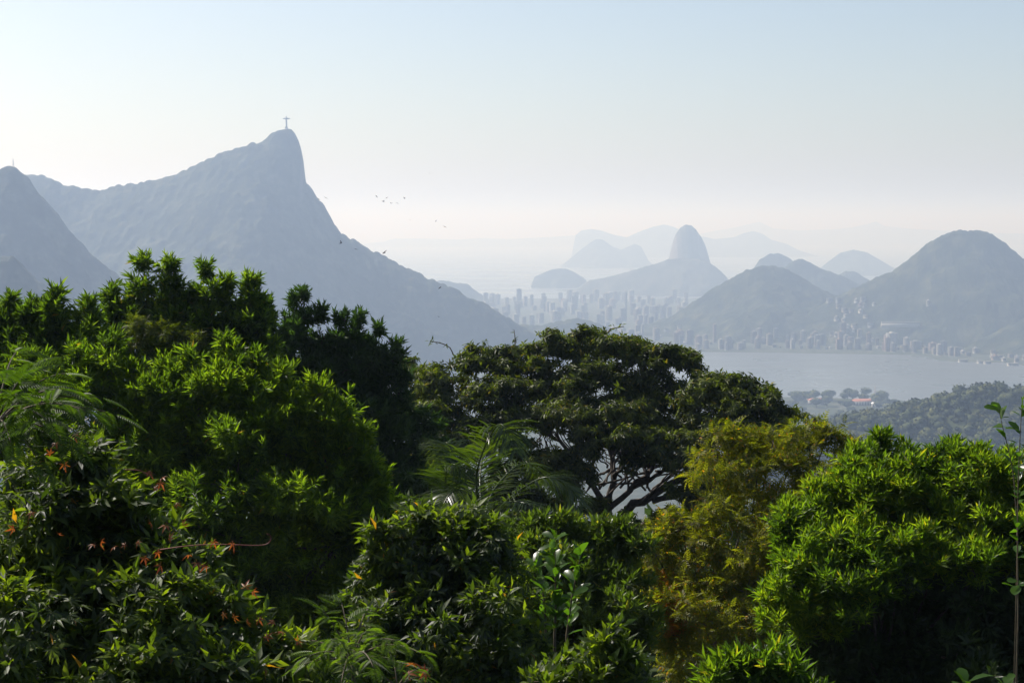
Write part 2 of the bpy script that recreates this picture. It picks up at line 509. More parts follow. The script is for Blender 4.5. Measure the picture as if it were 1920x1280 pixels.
def join(parts):
    Vs, Ts, k = [], [], 0
    for V_, T_ in parts:
        Vs.append(V_); Ts.append(np.asarray(T_) + k); k += len(V_)
    return np.concatenate(Vs), np.concatenate(Ts)


def boxes(specs):
    """specs: (x0, x1, y0, y1, z0, z1) -> triangles"""
    out_ = []
    Fq = np.array([(0, 2, 1), (0, 3, 2), (4, 5, 6), (4, 6, 7), (0, 1, 5), (0, 5, 4), (1, 2, 6), (1, 6, 5), (2, 3, 7), (2, 7, 6), (3, 0, 4), (3, 4, 7)])
    for x0, x1, y0, y1, z0, z1 in specs:
        out_.append((np.array([(x0, y0, z0), (x1, y0, z0), (x1, y1, z0), (x0, y1, z0), (x0, y0, z1), (x1, y0, z1), (x1, y1, z1), (x0, y1, z1)], float), Fq))
    return join(out_)


def loft(rings):
    """Closed stack of equal-length rings (n, k, 3) -> one continuous capped surface."""
    Rg = np.asarray(rings, float)
    n, k, _ = Rg.shape
    T_ = []
    for a in range(n - 1):
        for j in range(k):
            p, q = a * k + j, a * k + (j + 1) % k
            T_ += [(p, q, q + k), (p, q + k, p + k)]
    for j in range(1, k - 1):
        T_.append((0, j + 1, j)); b_ = (n - 1) * k; T_.append((b_, b_ + j, b_ + j + 1))
    return Rg.reshape(-1, 3), np.array(T_, int)


# ------------------------------------------------------------------ statue on the peak, masts
def statue():
    p = at(537, 240, 4500)
    px_m = 4500 / F_PX
    base = np.array([p[0], 4500.0, min(terrain_z(p[0], 4500.0), p[2]) - 3.0])
    top_z = at(537, 217, 4500)[2]
    z0 = base[2]
    H = top_z - z0
    e = empty('statue', base, 'pale robed stone statue with outstretched arms on the mountain peak', 'statue')
    V_, T_ = loft([[(sx * w, sy * w, z) for sx, sy in ((-1, -1), (1, -1), (1, 1), (-1, 1))] for w, z in ((5.6, 0), (5.0, 3.2), (4.4, 3.4), (3.6, 8.6), (3.9, 8.8), (3.9, 9.6))])
    link('pedestal', mesh_np('pedestal', V_, T_), M_STONE, e)
    zb = 9.5
    h = H - zb
    a = np.linspace(0, 2 * np.pi, 14, endpoint=False)

    def ell(z, rx, ry, cx=0):
        return np.stack([cx + rx * np.cos(a) * (1 + 0.05 * np.cos(6 * a)), ry * np.sin(a), np.full_like(a, z)], -1)
    body = loft([ell(zb + h * t, rx, ry) for t, rx, ry in ((0, 2.9, 2.4), (0.1, 2.5, 2.1), (0.3, 2.25, 1.9), (0.55, 2.3, 1.9), (0.68, 2.5, 2.0), (0.75, 2.8, 1.9), (0.80, 2.0, 1.5), (0.83, 1.2, 1.1), (0.87, 1.4, 1.4), (0.93, 1.6, 1.7), (0.98, 1.2, 1.3), (1.0, 0.5, 0.6))])
    arms = []
    b8 = np.linspace(0, 2 * np.pi, 10, endpoint=False)
    st = []
    for x, drop, ry, rz in ((-11.4, 0, 0.3, 0.4), (-10.6, 0, 0.9, 0.8), (-9.2, 0, 0.8, 0.9), (-9.0, -0.5, 1.5, 1.7), (-5.0, -0.6, 1.6, 2.2), (-2, -0.4, 1.7, 2.4), (2, -0.4, 1.7, 2.4), (5.0, -0.6, 1.6, 2.2), (9.0, -0.5, 1.5, 1.7), (9.2, 0, 0.8, 0.9), (10.6, 0, 0.9, 0.8), (11.4, 0, 0.3, 0.4)):
        st.append(np.stack([np.full_like(b8, x), ry * np.cos(b8), zb + h * 0.75 + drop + rz * np.sin(b8)], -1))
    arms = loft(st)
    V_, T_ = join([body, arms])
    link('robed_figure', mesh_np('robed_figure', V_, T_, True), M_STONE, e)


statue()


def mast(px, py_base, py_top, Y, label, w=2.0, gz_=None):
    p = at(px, py_base, Y); q = at(px, py_top, Y)
    z = terrain_z(p[0], Y) - 1.5 if gz_ is None else gz_
    H = q[2] - z
    e = empty('lattice_mast', (p[0], Y, z), label, 'mast')
    parts = []
    cs = [(-w, -w), (w, -w), (w, w), (-w, w)]
    for sx, sy in cs:
        V_, T_ = tube([(sx, sy, 0), (sx * 0.25, sy * 0.25, H * 0.9)], [0.25, 0.18], 4)
        link('leg', mesh_np('leg', V_, T_), M_STEEL, e)
    n = 7
    for k in range(n):
        t0, t1 = k / n, (k + 1) / n
        f0, f1 = 1 - 0.75 * t0, 1 - 0.75 * t1
        for j in range(4):
            a_, b_ = cs[j], cs[(j + 1) % 4]
            parts.append(tube([(a_[0] * f0, a_[1] * f0, H * 0.9 * t0), (b_[0] * f1, b_[1] * f1, H * 0.9 * t1)], [0.14, 0.14], 3))
            parts.append(tube([(a_[0] * f1, a_[1] * f1, H * 0.9 * t1), (b_[0] * f1, b_[1] * f1, H * 0.9 * t1)], [0.14, 0.14], 3))
    V_, T_ = join(parts)
    tag(link('bracing', mesh_np('bracing', V_, T_), M_STEEL, e), kind='stuff')
    V_, T_ = tube([(0, 0, H * 0.88), (0, 0, H)], [0.2, 0.12], 5)
    link('aerial', mesh_np('aerial', V_, T_), M_STEEL, e)


mast(25, 316, 296, 3300, 'thin lattice mast on the mountain shoulder at the left edge', 1.6)
mast(1640, 752, 720, 3480, 'lattice mast standing among trees on the near lagoon shore', 2.6)

# ------------------------------------------------------------------ city
FACADES = []
for i_, (c1, c2) in enumerate([((0.184, 0.178, 0.173), (0.230, 0.225, 0.213)), ((0.150, 0.138, 0.121), (0.190, 0.173, 0.150)), ((0.173, 0.126, 0.110), (0.207, 0.155, 0.133)),
                              ((0.115, 0.121, 0.126), (0.150, 0.155, 0.162)), ((0.288, 0.282, 0.265), (0.334, 0.328, 0.311)), ((0.196, 0.184, 0.144), (0.242, 0.219, 0.173))]):
    FACADES.append(mat_plain('facade_paint_%d' % i_, c1, c2, 0.12, 0.85))
M_GLASSBAND = mat_plain('window_band', (0.05, 0.06, 0.07), (0.12, 0.13, 0.14), 0.3, 0.25, spec=0.5)
M_REDROOF = mat_plain('red_tile_roof', (0.3, 0.12, 0.08), (0.4, 0.17, 0.11), 0.6, 0.85)
M_WHITEROOF = mat_plain('white_roof', (0.75, 0.75, 0.74), (0.82, 0.82, 0.8), 0.4, 0.5)


def block_mesh(name, w, d, floors, facade, pent=True, fh=3.1):
    """One continuous block: floor slabs proud, window bands set back, parapet and roof house."""
    rings, bands = [], []

    def ring(hw, hd, z):
        rings.append([(-hw, -hd, z), (hw, -hd, z), (hw, hd, z), (-hw, hd, z)])
    hw, hd = w / 2, d / 2
    ring(hw, hd, -14)
    z = 0.0
    for k in range(floors):
        ring(hw, hd, z + 1.3)
        ring(hw - 0.5, hd - 0.5, z + 1.32); bands.append(len(rings) - 1)
        ring(hw - 0.5, hd - 0.5, z + 2.55)
        ring(hw, hd, z + 2.57)
        z += fh
    ring(hw, hd, z + 0.9); ring(hw - 0.3, hd - 0.3, z + 0.92); ring(hw - 0.3, hd - 0.3, z)
    if pent:
        ring(hw * 0.4, hd * 0.45, z + 0.02); ring(hw * 0.4, hd * 0.45, z + 4.2)
    V_, T_ = loft(rings)
    me = mesh_np(name, V_, T_)
    me.materials.append(facade); me.materials.append(M_GLASSBAND)
    mi = np.zeros(len(T_), np.int32)
    for b_ in bands:
        mi[b_ * 8:b_ * 8 + 8] = 1
    me.polygons.foreach_set('material_index', mi)
    return me


BLOCKS = []
for k in range(14):
    BLOCKS.append(block_mesh('block', RNG.uniform(14, 24), RNG.uniform(12, 18), int(RNG.integers(7, 16)), FACADES[k % 6], True))
LOWS = [block_mesh('low_block', RNG.uniform(9, 16), RNG.uniform(8, 12), int(RNG.integers(2, 5)), FACADES[(k * 5) % 6], k % 2 == 0) for k in range(6)]


def put_block(me, x, y, label, group, rot=None, dz=0.0, name='apartment_block', cat='building', sc=1.0):
    o_ = link(name, me)
    o_.location = (x, y, terrain_z(x, y) + dz)
    o_.rotation_euler.z = RNG.uniform(-0.6, 0.6) if rot is None else rot
    o_.scale = (sc, sc, sc)
    return tag(o_, label, cat, group)


def px2x(px, Y):
    return (px - 960.0) / F_PX * Y * 1.0027


PLACED = []
COLOUR_WORD = {'facade_paint_%d' % k: w for k, w in enumerate(('pale grey', 'tan', 'pinkish', 'slate grey', 'whitish', 'ochre'))}


def sector(px, label):
    if 'far hazy city' in label:
        marks = [(925, 'at the mountain foot'), (960, 'left of the tallest'), (1000, 'by the tallest tower'), (1060, 'right of the tallest'), (1110, 'near the broad slab'), (1165, 'left of the needle tower'), (1215, 'below the dome shoulder'),
                 (1265, 'below the rock dome'), (9999, 'against the wooded hill')]
    elif 'left of the lagoon' in label:
        marks = [(1150, 'behind the dark tree top'), (1200, 'near the white tower'), (1250, 'under the hill foot'), (1290, 'near the lagoon corner'), (9999, 'at the lagoon corner')]
    elif 'right edge' in label:
        marks = [(1815, 'before the leftmost shed'), (1870, 'behind the sheds'), (9999, 'nearest the edge')]
    else:
        marks = [(1330, 'left of the pink tower'), (1375, 'around the pink tower'), (1430, 'below the wooded hill flank'), (1490, 'below the wooded hill top'), (1550, 'left of the saddle houses'), (1610, 'below the saddle houses'), (1655, 'left of the largest block'),
                 (1700, 'beside the largest block'), (9999, 'right of the largest block')]
    return next(w for lim, w in marks if px < lim)




def scatter(n, pxr, yfun, protos, label, group, max_rise=25, gap=26, sc=(0.85, 1.15)):
    c = 0
    for _ in range(n * 12):
        if c >= n: break
        px = RNG.uniform(*pxr)
        Y = yfun(px)
        x = px2x(px, Y)
        if terrain_z(x, Y) - 5 > max_rise or lagoon_mask(np.array(x), np.array(float(Y))) > 0.2: continue
        if any((x - a) ** 2 + (Y - b_) ** 2 < gap ** 2 for a, b_ in PLACED): continue
        PLACED.append((x, Y))
        me_ = protos[int(RNG.integers(len(protos)))]
        s_ = RNG.uniform(*sc)
        hgt = max(v.co.z for v in me_.vertices) * s_
        lb_ = '%s %s %s, %s' % ('tall' if hgt > 42 else 'middling' if hgt > 28 else 'low', COLOUR_WORD[me_.materials[0].name], label, sector(px, label))
        put_block(me_, x, Y, lb_, group, sc=s_)
        c += 1


# landmarks first
def tower(px, py_top, Y, w, label, facade, d=None, name='apartment_tower', rot=0.1):
    x = px2x(px, Y)
    z = terrain_z(x, Y)
    H = at(px, py_top, Y)[2] - z
    fl = max(2, int(round((H - 4.5) / 3.1)))
    PLACED.append((x, Y))
    return put_block(block_mesh('tower', w, d or w * 0.8, fl, facade), x, Y, label, None, rot=rot, name=name)


tower(973, 540, 7700, 24, 'tallest dark tower of the far hazy city, left of the rock dome', FACADES[3])
tower(997, 552, 7600, 16, 'slim tower just right of the tallest far city tower', FACADES[3])
tower(1077, 553, 7500, 30, 'broad slab block in the middle of the far hazy city', FACADES[3])
tower(1173, 548, 7400, 12, 'needle-thin tower below the shoulder of the rock dome', FACADES[3])
tower(1340, 607, 5300, 11, 'slim pinkish tower on the far lagoon shore, left of the lit blocks', FACADES[2])
tower(1362, 640, 5010, 9, 'narrow white tower at the water line of the lagoon', FACADES[4])
tower(1672, 621, 5060, 30, 'largest pale apartment block on the far lagoon shore', FACADES[4], 24, rot=0.5)
tower(1205, 606, 5500, 9, 'narrow white tower behind the top of the big dark tree', FACADES[4])
tower(1750, 640, 4990, 26, 'wide pinkish slab block on the lagoon shore right of the largest block', FACADES[2], 18)
tower(1717, 638, 5030, 34, 'long pale slab block beside the largest block on the lagoon shore', FACADES[0], 16)
# long white building cut into the wooded slope
Yb = 5230
xb = px2x(1688, Yb)
o = link('hillside_building', block_mesh('hillside_building', 128, 12, 2, FACADES[4], False))
o.location = (xb, Yb, at(1688, 606, Yb)[2] - 1.5); o.rotation_euler.z = -0.06
tag(o, 'long low white building across the wooded slope above the lagoon', 'building')
Yb = 5280
o = link('hillside_house', block_mesh('hillside_house', 12, 10, 5, FACADES[4], True))
xb = px2x(1739, Yb)
o.location = (xb, Yb, max(terrain_z(xb, Yb), at(1739, 588, Yb)[2]) - 2)
tag(o, 'small white house alone on the slope of the tall rounded hill', 'house')
FARL = lambda px: float(np.interp(px, [1290, 1450, 1600, 1700, 1800, 1920], [4930, 4990, 4950, 4860, 4680, 4470]))
scatter(46, (1295, 1800), lambda px: FARL(px) + RNG.uniform(50, 110), BLOCKS + LOWS, 'block, front row of the far lagoon shore', 'front row of blocks on the lagoon shore', 60, 20, (0.55, 1.0))
scatter(34, (1290, 1790), lambda px: FARL(px) + RNG.uniform(150, 360), BLOCKS + LOWS, 'block, second row of the far lagoon shore', 'second row of blocks behind the lagoon shore', 70, 24, (0.7, 1.1))
scatter(46, (1090, 1330), lambda px: RNG.uniform(5150, 6100), BLOCKS + LOWS, 'block in the district left of the lagoon', 'blocks left of the lagoon', 40, 26)
scatter(120, (885, 1330), lambda px: RNG.uniform(6100, 8350), BLOCKS, 'block of the far hazy city', 'far city blocks before the bay', 40, 30, (0.9, 1.35))
scatter(16, (1760, 1925), lambda px: FARL(px) + RNG.uniform(40, 240), LOWS, 'shed-sized block on the right edge shore', 'low buildings on the right shore', 60, 24, (0.9, 1.6))
# houses climbing the saddle between the two hills
c = 0
for _ in range(400):
    if c >= 26: break
    px = RNG.normal(1592, 17); py = RNG.uniform(560, 642)
    for Y in np.arange(5000, 5700, 12.0):
        x = px2x(px, Y)
        if terrain_z(x, Y) >= at(px, py, Y)[2]:
            if not any((x - a) ** 2 + (Y - b_) ** 2 < 15 ** 2 for a, b_ in PLACED):
                PLACED.append((x, Y))
                put_block(LOWS[int(RNG.integers(6))], x, Y, 'small house on the saddle between the two wooded hills, %s' % ('at the top' if py < 585 else 'half way up' if py < 615 else 'at the bottom') + (' left' if px < 1585 else ' middle' if px < 1600 else ' right'), 'houses on the saddle', name='hillside_house', cat='house', sc=RNG.uniform(0.9, 1.4))
                c += 1
            break

# near shore: long red-roofed hall, white halls, trees
def hall(px, Y, L, W, h, roof, label, rot=0.0):
    x = px2x(px, Y); z = terrain_z(x, Y)
    e = empty('hall', (x, Y, z), label, 'building'); e.rotation_euler.z = rot
    V_, T_ = boxes([(-L / 2, L / 2, -W / 2, W / 2, -4, h)])
    link('wall', mesh_np('wall', V_, T_), FACADES[4], e)
    o1 = 1.2
    V_, T_ = loft([[(-L / 2 - o1, -W / 2 - o1, h + .02), (L / 2 + o1, -W / 2 - o1, h + .02), (L / 2 + o1, W / 2 + o1, h + .02), (-L / 2 - o1, W / 2 + o1, h + .02)],
                   [(-L / 2 - o1, -W / 2 - o1, h + .5), (L / 2 + o1, -W / 2 - o1, h + .5), (L / 2 + o1, W / 2 + o1, h + .5), (-L / 2 - o1, W / 2 + o1, h + .5)],
                   [(-L / 2 + W * .4, -.3, h + W * .3), (L / 2 - W * .4, -.3, h + W * .3), (L / 2 - W * .4, .3, h + W * .3), (-L / 2 + W * .4, .3, h + W * .3)]])
    link('roof', mesh_np('roof', V_, T_), roof, e)
    n = int(L // 6)
    for k in range(n):
        xx = -L / 2 + (k + 0.5) * L / n
        V_, T_ = boxes([(xx - 1.2, xx + 1.2, -W / 2 - 0.06, -W / 2 + 0.1, 1.2, h - 1.0)])
        link('window', mesh_np('window', V_, T_), M_GLASSBAND, e)


hall(1625, 3440, 62, 18, 9, M_REDROOF, 'long hall with a red tiled roof on the near lagoon shore', 0.08)
hall(1648, 3400, 26, 14, 8, M_WHITEROOF, 'short hall with a white roof right of the red-roofed hall', -0.15)
hall(1532, 3460, 34, 15, 9, M_REDROOF, 'red-roofed hall at the left end of the near lagoon shore', 0.1)
hall(1500, 3180, 30, 14, 7, M_WHITEROOF, 'white-roofed shed among trees beside the big dark tree', 0.2)
hall(1575, 2960, 44, 12, 6, M_WHITEROOF, 'long low shed in the trees below the red-roofed halls', -0.1)
for k, (px, Y) in enumerate(((1806, 4600), (1838, 4560), (1852, 4540), (1900, 4480))):
    o = link('boathouse', block_mesh('boathouse', (24, 14, 18, 30)[k], 14, 2, FACADES[4], False))
    x = px2x(px, Y)
    o.location = (x, Y, max(terrain_z(x, Y), 1.0)); o.rotation_euler.z = 0.1
    tag(o, ('bright white shed on the right shore, leftmost of four', 'small white shed second from left on the right shore', 'white shed third from left on the right shore',
            'widest white shed on the right shore near the edge')[k], 'building')


def icosphere(sub):
    import bmesh
    bm = bmesh.new()
    bmesh.ops.create_icosphere(bm, subdivisions=sub, radius=1.0)
    bm.verts.ensure_lookup_table()
    V_ = np.array([v.co[:] for v in bm.verts]); T_ = np.array([[l.vert.index for l in f.loops] for f in bm.faces])
    bm.free()
    return V_, T_


def stamp(Tv, Tf, pos, ax, nrm, size):
    """Copy a small template onto many places: x along ax, z near nrm."""
    pos, ax, nrm = np.asarray(pos, float), norm(np.asarray(ax, float)), np.asarray(nrm, float)
    yv = norm(np.cross(nrm, ax)); zv = np.cross(ax, yv)
    size = np.broadcast_to(np.asarray(size, float), (len(pos),))
    V_ = pos[:, None, :] + size[:, None, None] * (Tv[None, :, 0:1] * ax[:, None, :] + Tv[None, :, 1:2] * yv[:, None, :] + Tv[None, :, 2:3] * zv[:, None, :])
    T_ = Tf[None] + (np.arange(len(pos)) * len(Tv))[:, None, None]
    return V_.reshape(-1, 3), T_.reshape(-1, 3)


def far_crown(seed, R, ncl=90):
    """Crown for a tree a kilometre or more away: uneven body plus ragged leaf clumps."""
    r = np.random.default_rng(seed)
    V_, T_ = icosphere(2)
    lob = norm(r.normal(size=(7, 3)))
    bump = 1 + 0.28 * np.max(np.clip(V_ @ lob.T, 0, 1) ** 6, axis=1) - 0.1 + r.normal(0, 0.05, len(V_))
    V_ = V_ * bump[:, None] * np.array([R, R, R * 0.72])
    d = norm(r.normal(size=(ncl, 3))); d[:, 2] = np.abs(d[:, 2]) * 0.9 - 0.15
    d = norm(d)
    p = d * np.array([R, R, R * 0.72]) * r.uniform(0.92, 1.15, (ncl, 1))
    q = np.array([(-.5, -.35, 0), (.1, -.5, .1), (.5, .1, 0), (-.1, .45, -.1)])
    W_, U_ = stamp(q, np.array([(0, 1, 2), (0, 2, 3)]), p, norm(r.normal(size=(ncl, 3))), d + r.normal(0, .4, d.shape), R * 0.34)
    return join([(V_, T_), (W_, U_)])


SHORE_CROWNS = []
for k in range(6):
    V_, T_ = far_crown(50 + k, 1.0)
    V_[:, 2] += 1.25
    SHORE_CROWNS.append(mesh_np('crown', V_, T_))
tv, tt = tube([(0, 0, -0.6), (0.05, 0, 0.3), (0, 0.04, 1.0)], [0.12, 0.09, 0.05], 6)
SHORE_TRUNK = mesh_np('trunk', tv, tt)


def shore_tree(x, y, R, label, group):
    e = empty('tree', (x, y, terrain_z(x, y) - 0.3), label, 'tree', group)
    a = link('trunk', SHORE_TRUNK, M_BARK, e); b_ = link('crown', SHORE_CROWNS[int(RNG.integers(6))], M_CANOPY, e)
    a.scale = (R, R, R); b_.scale = (R, R, R * RNG.uniform(0.8, 1.15)); b_.rotation_euler.z = RNG.uniform(0, 6)


pts = []
for _ in range(4000):
    if len(pts) >= 100: break
    px = RNG.uniform(1470, 1700); Y = RNG.uniform(2500, 3640)
    x = px2x(px, Y)
    if Y > 3540 and px > 1690: continue
    if lagoon_mask(np.array(x), np.array(Y)) > 0.3: continue
    if any((x - a) ** 2 + (Y - b_) ** 2 < 15 ** 2 for a, b_ in pts): continue
    pts.append((x, Y))
    R_ = RNG.uniform(7, 12)
    side_ = 'beside the big dark tree' if px < 1525 else 'below the left red-roofed hall' if px < 1580 else 'below the long red-roofed hall' if px < 1640 else 'towards the near wooded hill'
    dep_ = 'at the lagoon edge' if Y > 3350 else 'behind the lagoon edge' if Y > 2950 else 'far from the lagoon'
    shore_tree(x, Y, R_, '%s park tree %s, %s' % ('large' if R_ > 10.3 else 'medium' if R_ > 8.6 else 'small', dep_, side_), 'trees of the near lagoon shore')
# big crowns standing against the water
for px, R, lab_ in ((1527, 11, 'above the left red roof'), (1556, 12, 'largest of the row'), (1600, 11, 'left of the mast'), (1585, 8, 'smallest before the mast'), (1660, 8, 'right of the mast'), (1500, 9, 'nearest the big dark tree')):
    shore_tree(px2x(px, 3530), 3530, R * 1.15, 'broad dark tree standing out against the lagoon water, %s' % lab_, 'broad trees at the water edge')

# forest on the near hill: reads as one mass
ch = []
pp = []
for gx_ in np.arange(px2x(1370, 1900), px2x(2060, 1900), 9.6):
    for gy_ in np.arange(1290, 1960, 10.2):
        x, y = gx_ + RNG.uniform(-4, 4), gy_ + RNG.uniform(-4, 4)
        z = terrain_z(x, y)
        if z > 45 and x / y < 0.385:
            pp.append((x, y, z))
pp = np.array(pp)
V0, T0 = icosphere(1)
rl = 3.2 + 7.5 * RNG.random(len(pp)) ** 1.8 * (1 + 0.35 * (fbm(pp[:, 0] / 60, pp[:, 1] / 60, 77, 2) - 0.5))
hh = rl * RNG.uniform(0.9, 1.6, len(pp))
body = pp[:, None, :] + np.concatenate([np.zeros((len(pp), 1, 2)), hh[:, None, None] * 0.25], 2) + V0[None] * np.stack([rl, rl, rl * 0.85], -1)[:, None, :] * RNG.uniform(0.78, 1.18, (len(pp), len(V0), 1))
ch.append((body.reshape(-1, 3), (T0[None] + (np.arange(len(pp)) * len(V0))[:, None, None]).reshape(-1, 3)))
NC = 40
d = norm(RNG.normal(size=(len(pp), NC, 3))); d[..., 2] = np.abs(d[..., 2]); d = norm(d)
pc = (pp[:, None, :] + np.stack([rl * 0, rl * 0, hh * 0.25], -1)[:, None, :] + d * rl[:, None, None] * np.array([1, 1, 0.9]) * RNG.uniform(0.9, 1.15, (len(pp), NC, 1))).reshape(-1, 3)
q = np.array([(-.5, -.35, 0), (.1, -.5, .1), (.5, .1, 0), (-.1, .45, -.1)])
ch.append(stamp(q, np.array([(0, 1, 2), (0, 2, 3)]), pc, norm(RNG.normal(size=pc.shape)), d.reshape(-1, 3) + RNG.normal(0, .5, pc.shape), np.repeat(rl * 0.36, NC)))
V_, T_ = join(ch)
tag(link('forest', mesh_np('forest', V_, T_), M_CANOPY), 'dense tree canopy covering the near hill at the lower right', kind='stuff')


# ------------------------------------------------------------------ birds
def bird_mesh(flap, sweep):
    st = []
    a = np.linspace(0, 2 * np.pi, 8, endpoint=False)
    for s_, ch_, th_, off in ((-1.0, 0.03, 0.01, 0.32), (-0.8, 0.12, 0.02, 0.2), (-0.5, 0.2, 0.025, 0.02), (-0.22, 0.22, 0.04, 0.0), (-0.07, 0.42, 0.09, 0.0),
                              (0.0, 0.55, 0.11, 0.02), (0.07, 0.42, 0.09, 0.0), (0.22, 0.22, 0.04, 0.0), (0.5, 0.2, 0.025, 0.02), (0.8, 0.12, 0.02, 0.2), (1.0, 0.03, 0.01, 0.32)):
        st.append(np.stack([np.full_like(a, s_), ch_ * np.cos(a) - off * sweep, th_ * np.sin(a) + flap * abs(s_) ** 1.4], -1))
    V_, T_ = loft(st)
    return mesh_np('bird', V_, T_, True)


BM = [bird_mesh(0.35, 1.0), bird_mesh(-0.1, 0.6), bird_mesh(0.55, 1.2), bird_mesh(0.12, 0.9)]
BIRDS = [(622, 298, 1700), (748, 268, 1700), (806, 326, 1300), (611, 371, 620), (598, 374, 700), (706, 368, 700), (719, 378, 640), (725, 371, 640), (733, 381, 720), (745, 381, 620), (759, 372, 720),
         (769, 412, 1500), (817, 415, 760), (834, 425, 620), (639, 456, 480), (667, 467, 520), (720, 474, 430), (825, 539, 520), (823, 594, 900)]
for k, (px, py, Y) in enumerate(BIRDS):
    o = link('bird', BM[k % 4], M_BIRD)
    o.location = at(px, py, Y)
    o.scale = (0.95, 0.95, 0.95)
    o.rotation_euler = (RNG.uniform(-0.3, 0.3), RNG.uniform(-0.7, 0.7), RNG.uniform(-1.2, 1.2))
    far_b = Y > 1200
    lab = ('faint tiny bird high in the pale sky right of the peak' if far_b else
           'dark bird gliding against the shaded mountain flank' if py > 430 else
           'dark bird close beside the steep rock face' if px < 640 else
           'dark bird apart from the flock, lower right over the bay' if px > 800 else 'dark bird in the flock circling right of the peak')
    tag(o, lab, 'bird', 'birds: ' + lab)

# ------------------------------------------------------------------ leaves
def leaf2(w, droop=0.12):
    return np.array([(0, 0, 0), (0.42, w / 2, 0.05), (1, 0, -droop), (0.42, -w / 2, 0.05)]), np.array([(0, 2, 1), (0, 3, 2)])


def leaf4(w, droop=0.15, at_=0.4):
    return (np.array([(0, 0, 0), (at_, w / 2, 0.04), (at_ + 0.1, 0, -0.02), (at_, -w / 2, 0.04), (1, 0, -droop)]),
            np.array([(0, 2, 1), (0, 3, 2), (1, 2, 4), (2, 3, 4)]))


def broad(w=0.42):
    v = np.array([(0, 0, 0), (.18, w * .2, .02), (.18, -w * .2, .02), (.45, w * .43, .06), (.45, 0, 0), (.45, -w * .43, .06), (.74, w * .46, .03), (.74, 0, -.03), (.74, -w * .46, .03), (.92, w * .25, -.06), (.92, -w * .25, -.06), (1, 0, -.1)])
    t = np.array([(0, 2, 1), (1, 4, 3), (1, 2, 4), (2, 5, 4), (3, 7, 6), (3, 4, 7), (4, 5, 7), (5, 8, 7), (6, 11, 9), (6, 7, 11), (7, 8, 11), (8, 10, 11)])
    return v, t


def palmate(n=7, w=0.26, droop=0.45):
    """Hand-shaped leaf: n lance leaflets round a stalk end."""
    parts = []
    for k in range(n):
        ang = math.radians((k - (n - 1) / 2) * (220.0 / (n - 1)))
        L_ = 1.0 - 0.42 * abs(k - (n - 1) / 2) / ((n - 1) / 2)
        v, t = leaf4(w, 0.0)
        v = v * np.array([L_, L_ * 0.9, L_])
        v[:, 2] -= droop * (v[:, 0] ** 2)
        c_, s_ = math.cos(ang), math.sin(ang)
        parts.append((np.stack([v[:, 0] * c_ - v[:, 1] * s_, v[:, 0] * s_ + v[:, 1] * c_, v[:, 2] + 0.01 * (k % 2)], -1), t))
    st = tube([(-0.5, 0, 0.12), (-0.2, 0, 0.05), (0, 0, 0)], [0.012, 0.012, 0.012], 3)
    parts.append(st)
    return join(parts)


def pinnate(n=9, w=0.11, l=0.36, ang=62, droop=0.3, taper=True, leafw=0.3):
    """Feather leaf: rachis with n pairs of leaflets."""
    parts = [(np.array([(0, -.006, 0), (0, .006, 0), (.5, .006, -.25 * droop), (.5, -.006, -.25 * droop), (1, 0, -droop)]), np.array([(0, 1, 2), (0, 2, 3), (3, 2, 4)]))]
    for k in range(n):
        t_ = 0.12 + 0.86 * k / (n - 1)
        L_ = l * (math.sin(math.pi * min(1, 0.25 + 0.75 * t_)) * 0.75 + 0.25 if taper else 1.0)
        for s_ in (-1, 1):
            v, t = leaf2(leafw, 0.25)
            v = v * L_
            a_ = math.radians(ang * (1 - 0.35 * t_)) * s_
            v = np.stack([v[:, 0] * math.cos(a_) - v[:, 1] * math.sin(a_), v[:, 0] * math.sin(a_) + v[:, 1] * math.cos(a_), v[:, 2]], -1)
            v += np.array([t_, 0, -droop * t_ ** 2])
            parts.append((v, t))
    return join(parts)


# leaf materials: real leaf colours (leaf_shade has shade mixed in), thin enough to glow against the sun
ML_SPRAY = mat_leaf('leaf_spray', (0.016, 0.032, 0.007), (0.05, 0.09, 0.010), (0.115, 0.165, 0.015), (2.8, 2.9, 0.6), 0.56, gloss=0.016, accent=(0.14, 0.10, 0.02), accent_amt=0.004)
ML_SPRAYDK = mat_leaf('leaf_spray_dark', (0.022, 0.042, 0.012), (0.04, 0.072, 0.014), (0.06, 0.10, 0.018), (1.5, 1.9, 0.6), 0.42, gloss=0.019)
ML_DOME = mat_leaf('leaf_dome', (0.02, 0.032, 0.007), (0.055, 0.070, 0.011), (0.092, 0.112, 0.016), (2.2, 2.4, 0.45), 0.45, gloss=0.016, noise_scale=0.35, accent=(0.15, 0.12, 0.02), accent_amt=0.03)
ML_FEATHER = mat_leaf('leaf_feather', (0.04, 0.055, 0.008), (0.105, 0.11, 0.012), (0.165, 0.15, 0.015), (2.4, 2.6, 0.4), 0.52, gloss=0.010, noise_scale=0.55, accent=(0.3, 0.14, 0.015), accent_amt=0.03)
ML_ORANGE = mat_leaf('leaf_orange', (0.16, 0.06, 0.012), (0.28, 0.10, 0.014), (0.36, 0.18, 0.02), (1.5, 1.3, 0.5), 0.5, gloss=0.010)
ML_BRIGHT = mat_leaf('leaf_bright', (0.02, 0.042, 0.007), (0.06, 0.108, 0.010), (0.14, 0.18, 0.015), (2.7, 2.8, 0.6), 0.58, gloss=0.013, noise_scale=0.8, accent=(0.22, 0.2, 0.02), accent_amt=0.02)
ML_VINE = mat_leaf('leaf_vine', (0.014, 0.026, 0.007), (0.038, 0.062, 0.010), (0.105, 0.14, 0.016), (3.0, 3.1, 0.5), 0.52, rough=0.5, gloss=0.022, noise_scale=1.2, accent=(0.2, 0.1, 0.015), accent_amt=0.006)
